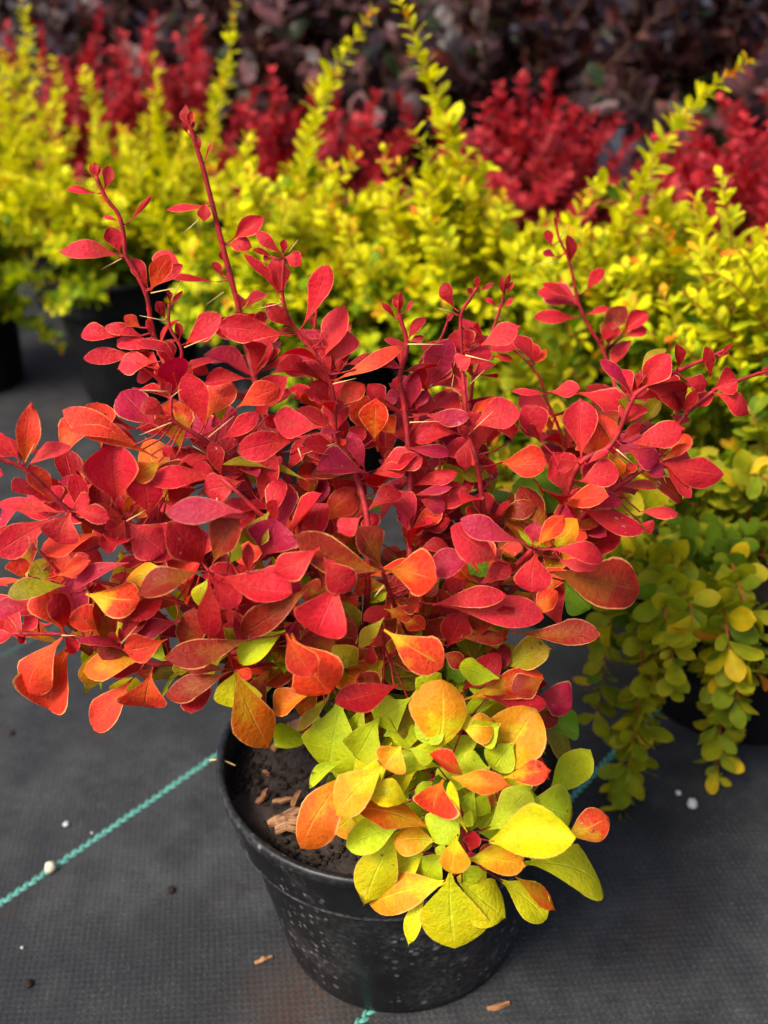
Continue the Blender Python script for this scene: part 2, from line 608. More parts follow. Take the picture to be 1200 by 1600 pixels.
# ================================================================== GROUND
def build_ground():
    n = 60
    e = np.concatenate([-np.geomspace(120, 0.02, n), np.geomspace(0.02, 120, n)])
    V = np.array([(x, y + 0.5, 0.0) for y in e for x in e])
    m = len(e)
    hx, hy = V[:, 0], V[:, 1]
    near = np.exp(-(hx ** 2 + (hy - 0.4) ** 2) / 6.0)
    V[:, 2] = near * (0.0022 * np.sin(hx * 9 + hy * 4) + 0.0018 * np.sin(hx * 5 - hy * 13 + 1.0)) - 0.004
    F = np.array([(j * m + i, j * m + i + 1, (j + 1) * m + i + 1, (j + 1) * m + i) for j in range(m - 1) for i in range(m - 1)])
    g = link('ground', mesh('ground', V, F, M_FAB))
    tag(g, 'black woven ground cover cloth with dust and green tracer threads', None, None, 'structure')
    # green tracer threads: two plied strands woven into the cloth
    a_, b_ = atz(0, 1400), atz(330, 1175)
    d = unit(b_ - a_)
    nn = np.array([-d[1], d[0], 0])
    o1 = float(nn @ a_)
    for off in (o1 - .242, o1, o1 + .262, o1 + .524):
        V, F = [], []
        step = 0.0062
        t = -1.2
        i = 0
        while t < 1.6:
            c = nn * (off + 0.0012 * math.sin(t * 9 + off * 40)) + d * t
            s = 1 if i % 2 else -1
            x, y = c[0], c[1]
            nr = math.exp(-(x ** 2 + (y - 0.4) ** 2) / 6.0)
            z = nr * (0.0022 * math.sin(x * 9 + y * 4) + 0.0018 * math.sin(x * 5 - y * 13 + 1.0)) - 0.004
            ln, wd, hh = 0.0050 * random.uniform(.85, 1.1), 0.0015 * random.uniform(.8, 1.15), 0.0012
            ax = unit(d + nn * 0.45 * s)
            sd_ = np.array([-ax[1], ax[0], 0])
            c = c + nn * 0.0011 * s + np.array([0, 0, z])
            b0 = len(V)
            for (q, ww, zz) in ((-1, .3, .0), (-.6, .95, .75), (0, 1, 1), (.6, .95, .75), (1, .3, .0)):
                for (sw, sz) in ((-1, 0.0), (-.55, .8), (.55, .8), (1, 0.0)):
                    V.append(c + ax * q * ln * 0.62 + sd_ * sw * wd * ww + np.array([0, 0, hh * sz * zz + 0.0001]))
            for a in range(4):
                for b in range(3):
                    F.append((b0 + a * 4 + b, b0 + a * 4 + b + 1, b0 + a * 4 + 5 + b, b0 + a * 4 + 4 + b))
            t += step * 0.5 * random.uniform(.92, 1.08)
            i += 1
        link('tracer_thread', mesh('tracer_thread', V, F, M_THREAD if off < o1 + .1 else M_THREAD2), g)
    return g


def ground_z(x, y):
    nr = math.exp(-(x ** 2 + (y - 0.4) ** 2) / 6.0)
    return nr * (0.0022 * math.sin(x * 9 + y * 4) + 0.0018 * math.sin(x * 5 - y * 13 + 1.0)) - 0.004


# ================================================================== POTS
def pot(loc, R, H, Rb, mat, label, chips=0, detail=False, seed=1, group=None):
    random.seed(seed)
    root = empty('nursery_pot', (loc[0], loc[1], ground_z(loc[0], loc[1]) - .0005), label, 'flower pot', group)
    t = 0.0022
    led = H * 0.735
    Rl = Rb + (R - Rb) * 0.62
    prof = [(0.001, 0.0), (Rb - 0.006, 0.0), (Rb - 0.001, 0.0015), (Rb, 0.006)]
    for q in np.linspace(0.08, 1, 8):
        prof.append((Rb + (Rl - Rb) * q, 0.006 + (led - 0.006) * q))
    prof += [(Rl + 0.0008, led + 0.0004), (Rl + 0.0044, led + 0.0016), (Rl + 0.0054, led + 0.0034), (Rl + 0.0056, led + 0.006), (R - 0.0020, H - 0.010), (R - 0.0006, H - 0.008)]
    V, F = lathe(prof, 72 if detail else 40, 0.004)
    link('pot_wall', mesh('pot_wall', V, F, mat), root)
    rim = [(R - 0.0006, H - 0.008), (R + 0.0012, H - 0.0065), (R + 0.0016, H - 0.002), (R + 0.0004, H - 0.0003), (R - 0.0014, H),
           (R - 0.0028, H - 0.001), (R - 0.0036, H - 0.006), (Rl + 0.002, led + 0.004), (Rl - 0.004, led - 0.004), (Rl - 0.007, H * 0.5)]
    V, F = lathe(rim, 72 if detail else 40, 0.004)
    link('pot_rim', mesh('pot_rim', V, F, mat), root)
    # soil
    zs = H - 0.020
    rs = Rl + (R - Rl) * 0.45 + 0.002
    nr, ns = (26, 72) if detail else (8, 30)
    V = [(0, 0, zs + 0.006)]
    for i in range(1, nr + 1):
        for k in range(ns):
            a = 2 * math.pi * k / ns
            r = rs * i / nr
            h = 0.006 * (1 - (i / nr) ** 2) + random.uniform(-0.0016, 0.0016) + 0.002 * math.sin(7 * a + 9 * i / nr)
            V.append((r * math.cos(a), r * math.sin(a), zs + h))
    F = [(0, 1 + k, 1 + (k + 1) % ns) for k in range(ns)]
    for i in range(nr - 1):
        for k in range(ns):
            a = 1 + i * ns
            F.append((a + k, a + ns + k, a + ns + (k + 1) % ns, a + (k + 1) % ns))
    soil = link('soil', mesh('soil', V, F, M_SOIL), root)
    if detail:
        Vs, Fs = [], []
        base = [lump(seed=s) for s in range(5)]
        for i in range(2600):
            r = rs * math.sqrt(random.random()) * 0.98
            a = random.uniform(0, 2 * math.pi)
            s = random.choice((0.0005, 0.0006, 0.0008, 0.0010, 0.0014, 0.0019)) * random.uniform(.8, 1.2)
            lv, lf = base[i % 5]
            b0 = sum(len(x) for x in Vs)
            Vs.append(lv * s + np.array([r * math.cos(a), r * math.sin(a), zs + 0.006 * (1 - (r / rs) ** 2) + s * 0.2]))
            Fs += [tuple(b0 + q for q in f) for f in lf] if False else [(b0, f) for f in lf]
        Vall = np.concatenate(Vs)
        Fall = [tuple(b + q for q in f) for b, f in Fs]
        cr = link('soil_crumb', mesh('soil_crumb', Vall, Fall, M_CRUMB), soil)
        tag(cr, kind='stuff')
    for i in range(chips):
        wood_chip(soil, rs, zs, i)
    return root, soil


def chip_mesh(L, W, T, seed):
    R = np.random.default_rng(seed)
    n = 5
    V, F = [], []
    for i in range(n):
        t = i / (n - 1)
        k = (0.35 + 0.65 * math.sin(math.pi * (0.15 + 0.7 * t))) * (0.85 + 0.3 * R.random())
        yo = (R.random() - 0.5) * W * 0.35
        zo = 0.12 * L * math.sin(math.pi * t) * (R.random() - 0.3)
        for (a, b) in ((-1, -1), (1, -1), (1.0, 1), (-0.9, 1)):
            V.append(((t - 0.5) * L, a * W * 0.5 * k + yo, b * T * 0.5 * (0.6 + 0.5 * R.random()) + zo))
    for i in range(n - 1):
        for k in range(4):
            F.append((i * 4 + k, i * 4 + (k + 1) % 4, i * 4 + 4 + (k + 1) % 4, i * 4 + 4 + k))
    F.append((3, 2, 1, 0))
    F.append(tuple(4 * (n - 1) + k for k in range(4)))
    return V, F


def wood_chip(soil, rs, zs, i):
    r = rs * math.sqrt(random.random()) * 0.92
    a = random.uniform(math.pi * 0.6, math.pi * 2.1)
    L = random.uniform(0.004, 0.012)
    V, F = chip_mesh(L, L * random.uniform(0.18, 0.4), 0.0018, 50 + i)
    o = link('wood_chip', mesh('wood_chip', V, F, M_WOOD, False), soil)
    o.location = (r * math.cos(a), r * math.sin(a), zs + 0.0075 * (1 - (r / rs) ** 2) + 0.0022)
    o.rotation_euler = (random.uniform(-.4, .4), random.uniform(-.35, .35), random.uniform(0, 6.28))


# ================================================================== MAIN PLANT
exec_order = None
# leaves of the foreground barberry: (group Y) then rows base x, base y, tip x, tip y, width, colour [, dY base in mm [, dY tip in mm]]
LEAVES = []


def grp(Y, txt):
    for ln in txt.strip().splitlines():
        ln = ln.split('#')[0].strip()
        if not ln:
            continue
        for it in ln.split(';'):
            p = it.split()
            if len(p) < 6:
                continue
            f = [float(q) for q in p[:5]]
            LEAVES.append((Y, f, p[5], float(p[6]) if len(p) > 6 else 0.0, float(p[7]) if len(p) > 7 else None))


grp(-.055, '''
38 727 48 633 34 S; 44 727 109 697 26 L; 81 787 45 727 33 S; 97 802 -6 788 28 L; 92 805 -9 866 46 R
110 801 92 847 56 L -6; 115 800 172 811 28 R -2; 106 803 140 781 42 R 4; -22 735 4 741 15 R; 31 723 -8 672 14 R
35 722 30 700 8 D
''')
grp(-.04, '''
186 790 179 693 78 R -4 4; 162 754 92 752 22 P 4; 178 790 148 766 42 O 6; 197 813 224 772 40 O 6
192 808 186 773 14 D -10; 190 808 154 785 14 D -8; 197 808 213 786 9 D -9; 200 812 280 866 66 R 2; 197 812 257 864 62 L -6
195 813 178 847 22 D -10; 193 815 165 862 28 R -8; 182 838 90 856 28 L 0; 125 866 77 838 40 R 4
232 812 225 752 54 R 0 -4; 250 722 208 748 36 O 4; 246 716 98 640 40 S 8 6; 212 700 107 672 20 S 4; 226 706 163 664 22 D 12
276 716 254 700 20 R 4
''')
grp(-.065, '''
98 988 70 920 58 S; 99 986 86 930 44 D -6; 97 996 43 1084 62 S -4; 106 1012 70 1112 78 S 0; 100 990 118 1021 22 R -4
173 987 104 966 44 S; 106 990 163 992 27 O 6; 196 1012 118 1004 15 P -2; 228 1041 154 1014 28 A -2
150 1014 138 1071 44 Q 3; 230 1045 160 1029 44 R 3; 206 1061 144 1141 46 S -4; 237 1048 228 1104 62 S -4
262 998 195 1016 46 S -6; 282 970 192 996 38 P 0; 190 1003 167 992 10 D -8; 190 1003 186 981 9 D -8
22 991 -12 999 20 R; 26 992 38 1004 13 D; 30 990 57 965 23 R; 57 945 -12 964 34 P 4; 102 915 12 925 36 K 0; 36 905 -15 915 17 S 4
36 906 26 872 36 S 2; 76 906 55 875 34 K 0; 84 900 141 876 27 S -2; 104 888 138 868 22 R 2; 202 879 112 920 27 P -4; 266 890 194 911 38 Q 0; 300 897 254 896 16 Y 2
134 928 216 936 64 M -6; 200 976 172 986 24 Y 4; 230 930 210 975 26 D 6; 150 960 120 945 22 O 6
''')
grp(-.08, '''
322 888 263 816 62 D 6; 332 883 371 814 56 A 0; 318 892 219 931 54 A -4; 326 900 322 997 44 D -10; 330 897 371 949 40 R 0
335 897 457 926 60 R -2; 328 930 356 1006 58 R 4; 325 905 310 946 27 Y 6; 410 872 431 812 76 P 8; 388 894 388 850 19 D -2
500 855 430 893 46 R -8 -10; 597 893 461 838 52 A -6; 566 805 528 829 35 R -6; 597 886 560 824 50 A 4; 505 870 549 923 50 R -8
530 905 494 992 84 R -6 -14; 492 910 379 991 44 A 0; 372 930 330 940 40 R 6; 425 870 440 905 40 G 14; 360 880 375 850 30 G 14
345 990 360 975 30 A 0; 348 980 365 1003 24 K -2; 350 960 348 975 16 D -6; 600 965 559 1011 27 K -4; 581 998 579 1038 19 D -10
380 800 257 800 44 P -2; 310 870 318 835 30 R 8; 365 835 325 830 60 R 8; 420 800 395 850 40 K 14
''')
grp(-.02, '''
265 622 255 597 18 D -4; 261 650 224 624 29 D -8; 246 668 189 610 58 P 4; 281 706 265 625 56 M 0; 265 657 240 658 12 D -8
320 670 291 583 46 R -4; 323 658 362 599 46 S 2; 392 592 320 597 25 R 4; 370 637 438 606 37 S -2; 345 686 406 645 27 R -2
347 747 330 690 26 D -12; 345 747 300 734 34 R -6; 382 750 318 766 44 L -12; 345 748 228 752 42 R -10
322 740 245 734 38 A 2; 470 685 371 706 44 R -8; 406 790 425 708 38 R -2; 480 751 350 718 23 K 2; 505 667 428 653 52 L -4; 468 622 466 600 30 R
462 826 425 758 44 R -12; 471 830 468 791 19 D -16; 470 828 500 790 22 O -8; 410 760 380 720 34 K 16; 455 790 470 760 40 A 10
300 640 330 650 30 O 10; 345 660 340 625 26 K 8; 420 650 405 630 24 R 8
''')
grp(.01, '''
440 470 383 396 15 R; 441 466 428 404 35 R 3; 435 458 426 421 9 D -3; 443 400 401 362 19 R; 443 398 444 374 12 D; 444 402 470 414 27 R
425 401 396 390 10 D; 424 404 411 405 11 D; 470 515 511 414 33 R; 456 510 415 476 25 D -3; 456 525 341 511 40 R -2; 463 522 437 514 10 D
517 592 495 537 24 R -2; 524 572 530 512 60 L 2; 522 595 629 541 27 S -4; 550 578 626 571 23 P -6; 528 585 533 560 12 D -6; 506 531 478 520 14 P; 540 570 590 560 20 D 2
518 627 484 599 36 R 4; 520 642 569 600 34 S 4; 547 716 474 704 23 R -6; 516 686 461 690 15 R -4; 571 738 546 674 23 P -14
576 740 494 736 46 P -16; 566 725 489 722 22 R -10; 500 820 556 764 43 S -10; 585 690 588 624 43 B -2; 610 740 660 715 30 R -10
600 640 575 600 30 R 8; 560 690 520 660 30 R 10; 600 700 560 680 30 D 10
''')
grp(.015, '''
621 490 619 458 9 D; 623 490 626 456 8 D; 618 499 597 473 9 D; 633 490 644 470 8 R; 638 530 665 497 23 D; 640 534 661 526 16 D
624 488 614 466 8 R; 640 642 650 582 34 P; 649 642 669 611 21 P; 598 622 623 620 24 P; 662 648 733 651 27 P -4; 720 678 647 690 37 R
735 668 813 645 50 R -2; 746 712 735 648 58 L 2; 733 685 728 734 24 D -10; 733 677 722 665 8 D -8; 733 677 738 666 8 D -8
845 692 820 634 46 R 6; 855 612 906 605 28 R 14; 855 615 800 612 12 R 14; 780 722 854 722 50 S; 845 690 815 668 21 D 4
630 698 703 710 21 P -12; 585 736 646 711 42 R -12; 580 741 634 739 25 R -14; 640 762 714 738 25 R -10; 640 776 706 761 19 P -16; 650 801 728 762 42 R -10
655 780 696 796 27 P -18; 590 760 649 806 48 L -20; 650 826 703 813 46 D -16; 780 812 836 789 31 A -6; 880 770 835 745 44 V 16; 850 780 800 760 40 V 20; 770 745 720 735 30 K 10; 690 720 720 760 34 K 10; 760 780 720 800 36 K 8
680 600 700 570 30 R 10; 660 660 640 700 30 R 8; 690 640 650 620 34 R 8; 620 680 600 650 30 B 4; 800 690 790 660 30 R 10
''')
grp(.03, '''
711 484 692 442 21 D; 742 458 745 432 9 D; 742 460 730 451 9 D; 748 456 771 441 8 D; 712 490 698 501 9 D; 728 560 712 516 43 R 4; 748 541 809 509 35 R
835 566 800 526 28 R 14; 738 556 714 573 34 L -6; 722 593 706 567 13 D -6; 733 545 728 530 10 D -4; 755 530 733 511 10 D 4
787 462 796 430 8 D 40; 786 462 786 432 8 D 40; 790 462 802 440 8 R 40; 785 480 801 465 10 R 40; 775 478 758 466 8 R 40; 770 556 803 561 14 S 20
835 570 825 535 24 R 40; 835 570 853 547 16 S 40; 866 352 870 338 8 D 110; 862 385 854 359 14 D 110; 888 416 888 367 19 D 110; 870 402 848 394 12 P 110; 915 456 943 420 20 R 110
892 464 846 444 15 R 110; 902 497 833 495 21 R 110; 915 492 952 481 12 R 110; 950 541 952 502 32 R 110; 970 526 1011 489 26 R 110; 972 527 1011 513 20 R 110
''')
grp(.05, '''
191 402 97 394 32 L; 188 400 170 355 27 R 3; 233 453 207 403 23 R; 238 450 265 391 42 L 4; 235 455 263 398 30 S -3; 241 448 286 414 18 R
162 300 170 259 17 L; 156 303 105 297 12 R; 201 350 237 307 8 R; 186 346 161 337 8 L; 150 280 148 254 9 R; 148 282 141 257 8 R; 152 284 157 260 8 S
260 500 245 471 15 D -10; 288 539 346 492 38 R -10; 281 530 276 504 14 D -10; 266 478 262 452 8 D -6; 268 478 285 455 7 D -6
221 513 195 492 21 S; 196 526 126 521 31 R; 229 531 164 510 20 R; 211 554 130 560 27 R -4; 246 566 186 574 42 L -8; 263 571 255 532 29 R -8; 250 581 214 596 26 R -4
331 586 299 569 23 R; 237 526 230 499 10 D -4; 240 560 212 545 20 R; 270 600 245 570 26 R -10
''')
grp(.085, '''
294 202 291 164 13 D; 292 202 283 172 11 D; 296 202 301 174 11 R; 293 210 286 190 9 D; 297 208 303 190 9 D; 312 242 309 212 12 D; 320 256 331 220 5 R; 330 322 258 322 18 R; 322 316 318 344 21 R
362 375 411 340 29 R; 357 383 393 386 25 R; 345 441 259 432 12 R; 349 432 333 409 17 R; 397 582 418 527 35 R -20; 400 582 436 544 14 R -20; 402 582 478 544 15 R -20
386 500 416 489 10 R; 350 410 347 392 10 D; 498 458 506 443 13 D 10; 498 460 492 444 8 D 10; 488 512 487 494 9 R 10; 500 536 549 507 19 R 10
''')
grp(-.0, '''
908 716 905 624 52 R -4; 930 716 941 648 52 S 4; 886 776 864 709 52 L -6; 905 722 872 736 21 D -12; 915 727 950 703 14 R -6; 972 694 1069 668 41 R
970 690 1003 663 17 D -3; 975 698 1027 724 35 P -8; 985 724 1039 739 29 P -6; 950 704 970 746 30 O 4; 965 745 995 725 18 S 2; 905 752 967 738 44 R -10; 895 781 973 785 29 P -12
900 792 1009 826 44 R -14; 996 800 1061 800 25 L -4; 1000 816 1022 826 21 R -6; 1031 722 1076 694 16 B; 1032 722 1134 741 46 R; 1038 727 1081 778 25 R
988 620 941 561 19 P; 1003 608 1046 552 42 R 2; 995 610 1006 576 14 D; 1000 590 1041 545 19 K 14; 1058 576 1055 537 19 D; 1110 590 1103 542 17 D; 1063 587 1109 600 26 R
1112 608 1152 594 42 R 4; 1115 614 1168 646 33 R; 1120 612 1088 634 23 R 6; 1068 650 1087 611 17 D; 1055 640 1024 598 29 R 4; 1000 665 1031 624 24 K 12; 1050 650 1080 606 26 Y 14; 986 670 965 624 30 K 12
1125 556 1146 538 7 D; 1125 558 1140 552 6 R; 1186 583 1205 575 8 D; 1190 586 1208 588 7 R
960 660 985 640 26 R 14; 880 800 850 770 36 V 24; 930 770 940 740 40 K 20; 960 800 1000 770 60 Y 60
''')
grp(-.06, '''
780 876 704 824 62 L -2; 822 850 722 807 36 P -8; 837 855 879 807 30 B -6; 832 850 836 817 32 P -2; 837 866 832 926 56 R -8; 855 858 944 873 35 R -8; 870 876 933 886 23 L 0
865 856 901 811 35 Q 4; 862 894 1005 921 82 A 4; 880 905 922 952 62 V 10; 835 962 871 924 38 B 2; 690 946 854 961 52 L -8; 675 945 791 928 34 R -10; 745 916 798 880 29 D -2
650 901 728 874 47 P 0; 650 861 701 854 24 D 6; 600 890 682 906 74 B -12 -18; 600 951 646 961 27 M -8; 698 1012 722 958 42 D 2; 715 996 791 998 23 A -4; 800 989 938 990 38 A -2
790 1042 858 1014 47 K 4; 722 1078 782 1022 36 D 0; 745 1060 796 1012 32 D 4; 720 1094 849 1051 42 M -10; 755 1086 856 1097 34 R -14; 842 1086 896 1106 50 P 2; 850 1130 904 1141 40 V 8; 842 1110 872 1130 29 A 4
690 1020 726 1040 25 A -6; 670 1080 600 1044 40 K 0; 610 1030 539 1056 38 O 2; 660 1010 640 960 40 A 6; 760 950 800 975 40 V 10; 740 1030 700 1055 36 V 10; 800 900 830 880 26 A 8; 640 940 610 900 34 A 6; 900 850 860 830 30 O 10
730 905 700 925 40 D 8; 690 890 660 930 40 A 8; 770 900 730 880 40 V 14; 810 1010 770 1030 40 K 10
''')
grp(-.085, '''
600 984 692 1042 64 M -10; 680 1178 690 1064 76 Q -16 -6; 762 1216 836 1108 78 Q -14 -4; 786 1211 852 1143 34 K -4; 720 1136 773 1135 42 Q -10; 676 1181 604 1110 36 K -4; 672 1181 618 1164 42 G -8
455 990 515 1084 82 B -2 -14; 447 990 488 1054 47 S -14 -20; 399 996 261 1026 45 A -2; 446 985 374 1036 42 G 6; 370 1046 368 1108 62 Y 2; 368 1050 421 1169 62 O -6 -12; 362 1048 257 1088 35 A 0; 362 1046 290 1043 19 A 0
368 1047 393 1059 17 S -6; 495 1080 427 1113 36 O 2; 622 1070 524 1099 50 D -4; 532 1088 514 1206 86 G 14; 572 1095 530 1216 62 G 16; 510 1097 464 1143 17 K 8; 540 1015 470 1000 36 A 10; 560 1040 520 1010 40 K 10; 430 1010 400 1030 26 A 10; 640 1120 580 1110 40 G 10; 600 1150 640 1130 40 G 6; 700 1150 740 1170 40 V 14; 745 1180 720 1120 40 V 14
''')
grp(-.115, '''
548 1205 469 1326 58 O 10; 602 1195 526 1272 56 Q 4; 673 1294 551 1261 54 O -4; 640 1251 575 1240 38 Y 2; 626 1290 540 1321 47 G 2; 622 1300 570 1411 58 Y 4; 680 1313 614 1313 42 Q -2
692 1218 675 1274 64 B -8; 716 1262 680 1317 52 G -4; 731 1301 703 1221 18 Y -14; 712 1304 705 1364 40 Q -14; 735 1332 738 1301 22 D -18; 735 1262 728 1292 18 G -6; 695 1318 684 1338 18 G -2
701 1377 572 1411 54 Q -8; 666 1394 640 1473 25 Y -4; 692 1330 664 1382 42 G 4; 703 1364 712 1491 92 Y -12; 717 1375 790 1433 64 Y -8; 780 1374 856 1437 50 Y -2; 728 1344 819 1352 44 Q -16
764 1316 899 1309 68 Y -14; 814 1348 946 1391 68 Y -6; 805 1370 866 1421 24 O -2; 824 1250 897 1274 66 G 2; 884 1306 951 1276 44 M 0; 762 1296 826 1230 54 G -4; 785 1215 859 1205 34 M -2; 705 1214 793 1226 32 O -12; 726 1214 671 1179 32 B -8
690 1200 618 1206 30 G 4; 764 1201 720 1200 38 G 4; 626 1166 600 1199 48 Q -2; 640 1170 680 1180 30 G 0; 540 1188 484 1232 19 G 14; 600 1230 560 1215 50 Y 4; 650 1290 625 1330 36 G 8; 745 1300 790 1290 34 G 4; 760 1340 800 1320 30 G 6; 690 1250 650 1235 30 G 2; 745 1340 775 1325 20 A -6; 720 1350 745 1380 30 G -4; 705 1375 680 1440 34 G 2; 840 1300 800 1290 40 G 6; 770 1270 740 1250 30 G 8; 660 1200 640 1180 40 G 4
''')

grp(-.098, '''
600 1210 560 1292 52 Y 4; 642 1232 600 1292 48 G 2; 662 1150 608 1142 46 G 4; 592 1120 558 1182 52 G 6; 642 1090 588 1130 46 G 8; 722 1180 690 1232 42 G 2; 742 1232 712 1292 38 G -4; 782 1252 746 1292 42 G -4; 802 1160 770 1202 46 G 2
832 1180 800 1232 46 Y 0; 664 1330 608 1362 46 Y -8; 762 1350 736 1402 46 Y -14; 822 1320 790 1362 46 G -10; 702 1120 650 1152 46 G 4; 612 1160 558 1232 54 Y 4; 662 1270 640 1332 42 G -6; 782 1130 740 1152 42 G 2; 850 1060 800 1082 42 A 10
770 1400 760 1440 40 Y -14; 650 1350 640 1400 36 G -8; 850 1250 800 1260 40 G 0; 560 1260 520 1300 40 Q 4; 870 1330 830 1340 40 Y -8; 600 1090 560 1060 46 A 14; 780 1060 720 1040 46 G 14; 690 1100 650 1060 40 G 12
''')

# shoots: pixel x, y, Y along each shoot (root in the pot is added), radius root, radius tip (mm)
SHOOTS = [
    ([(300, 900, -.03), (160, 830, -.045), (112, 801, -.054), (75, 768, -.056), (35, 731, -.058), (0, 717, -.06), (-30, 700, -.062)], 1.7, 0.8),
    ([(330, 900, -.035), (240, 850, -.04), (193, 810, -.042)], 1.5, 0.8),
    ([(420, 1010, -.05), (330, 1033, -.06), (270, 1036, -.066), (235, 1036, -.068), (190, 1012, -.068), (140, 1000, -.067), (97, 991, -.066), (20, 990, -.068)], 1.8, 0.8),
    ([(420, 1000, -.04), (340, 960, -.05), (240, 930, -.06), (140, 905, -.062), (100, 900, -.062), (62, 862, -.064), (48, 855, -.065)], 1.5, 0.5),
    ([(450, 950, -.06), (380, 905, -.075), (327, 893, -.082)], 1.5, 0.9),
    ([(500, 900, -.03), (455, 847, -.04), (430, 825, -.042), (372, 770, -.04), (347, 748, -.036)], 1.6, 0.8),
    ([(430, 840, .0), (380, 740, -.01), (322, 690, -.022), (280, 664, -.026), (268, 650, -.027), (268, 620, -.026)], 1.4, 0.7),
    ([(575, 900, -.03), (572, 800, -.02), (545, 716, .002), (526, 690, .006), (518, 605, .008), (490, 550, .009), (465, 520, .010), (443, 473, .010), (443, 405, .011)], 1.8, 0.8),
    ([(642, 900, -.02), (640, 850, -.012), (640, 730, .004), (632, 640, .012), (625, 590, .014), (636, 540, .016), (625, 495, .016), (622, 470, .016)], 1.9, 0.9),
    ([(765, 880, .0), (755, 795, .006), (745, 720, .010), (733, 680, .014), (725, 610, .020), (722, 560, .028), (720, 495, .030), (735, 466, .030), (745, 450, .030)], 1.7, 0.7),
    ([(720, 700, .05), (740, 590, .06), (765, 530, .068), (785, 470, .07), (790, 440, .07)], 1.2, 0.7),
    ([(690, 700, .02), (655, 578, .03), (688, 530, .032), (702, 494, .032)], 1.1, 0.6),
    ([(880, 760, .06), (850, 612, .07), (832, 575, .072), (798, 542, .072)], 1.1, 0.6),
    ([(900, 800, .06), (960, 640, .12), (945, 555, .138), (920, 510, .14), (903, 470, .14), (890, 410, .14), (873, 370, .14), (868, 342, .14)], 1.5, 0.7),
    ([(800, 900, .0), (870, 805, -.004), (905, 725, -.004), (955, 695, -.002), (985, 630, .0), (1003, 608, .0), (1058, 580, .002), (1120, 553, .003), (1143, 541, .003)], 1.9, 0.8),
    ([(830, 900, .0), (915, 800, .002), (965, 760, .002), (1030, 712, .002), (1065, 655, .003), (1116, 610, .004), (1160, 592, .004), (1205, 578, .004)], 1.7, 0.8),
    ([(700, 1000, -.02), (760, 930, -.045), (833, 857, -.062)], 1.9, 1.1),
    ([(640, 1000, -.04), (610, 930, -.06), (597, 890, -.078)], 1.6, 0.9),
    ([(350, 740, .02), (265, 620, .03), (258, 570, .042), (242, 530, .048), (235, 500, .05), (230, 465, .05), (215, 430, .05), (197, 400, .05), (193, 365, .05), (185, 335, .05), (166, 310, .05), (150, 275, .05)], 1.6, 0.9),
    ([(310, 680, .02), (285, 580, .036), (283, 545, .038), (265, 510, .04), (264, 475, .042)], 1.2, 0.7),
    ([(470, 800, .03), (410, 640, .06), (397, 590, .065), (385, 540, .075), (375, 490, .08), (352, 400, .084), (322, 280, .085), (310, 238, .085), (293, 182, .085)], 2.3, 1.1),
    ([(520, 760, .05), (487, 590, .085), (492, 510, .09), (498, 452, .092)], 1.2, 0.7),
    ([(500, 1030, -.06), (452, 988, -.086)], 1.5, 0.9),
    ([(440, 1040, -.06), (366, 1047, -.085)], 1.4, 0.8),
    ([(640, 1120, -.05), (690, 1190, -.09), (724, 1290, -.118), (726, 1330, -.12)], 2.2, 1.3),
    ([(700, 1080, -.04), (735, 1170, -.08), (765, 1212, -.10)], 1.8, 1.0),
    ([(600, 1050, -.05), (600, 985, -.085)], 1.4, 0.8),
    ([(700, 1090, -.03), (790, 1040, -.05), (842, 1086, -.058)], 1.5, 0.9),
    # shoots on the far side of the shrub
    ([(560, 800, .08), (520, 690, .13), (500, 640, .15)], 1.6, 0.8),
    ([(680, 800, .08), (720, 690, .13), (760, 640, .16)], 1.6, 0.8),
    ([(440, 850, .07), (380, 760, .11), (340, 700, .13)], 1.6, 0.8),
    ([(780, 850, .07), (840, 780, .11), (900, 720, .13)], 1.6, 0.8),
]
THORNS = [  # base px, tip px, Y
    (268, 660, 218, 680, -.03), (268, 620, 283, 608, -.028), (262, 612, 218, 609, -.03), (326, 683, 366, 650, -.026), (324, 710, 300, 696, -.026), (340, 778, 330, 800, -.05),
    (198, 814, 228, 797, -.055), (190, 404, 158, 421, .048), (236, 458, 283, 448, .046), (288, 543, 329, 526, .036), (262, 502, 218, 493, .038), (268, 470, 283, 438, .04),
    (441, 474, 403, 482, .008), (452, 393, 466, 374, .01), (525, 692, 470, 711, -.002), (520, 600, 557, 591, .004), (637, 538, 694, 538, .012), (711, 489, 683, 481, .028), (727, 555, 773, 566, .02),
    (735, 600, 757, 578, .02), (705, 612, 709, 585, .016), (733, 678, 770, 643, .01), (985, 627, 963, 602, -.006), (963, 702, 992, 727, -.012), (1032, 732, 1041, 756, -.004), (935, 818, 960, 822, -.004),
    (312, 342, 285, 366, .083), (350, 456, 322, 476, .08), (640, 660, 690, 658, .006), (190, 1005, 214, 978, -.075), (97, 993, 120, 993, -.07), (33, 990, 18, 968, -.07), (50, 860, 44, 838, -.066), (62, 865, 53, 845, -.066),
    (600, 915, 585, 932, -.088), (40, 722, 54, 692, -.06), (466, 700, 472, 720, -.03), (870, 408, 838, 412, .138), (875, 372, 888, 350, .138),
]


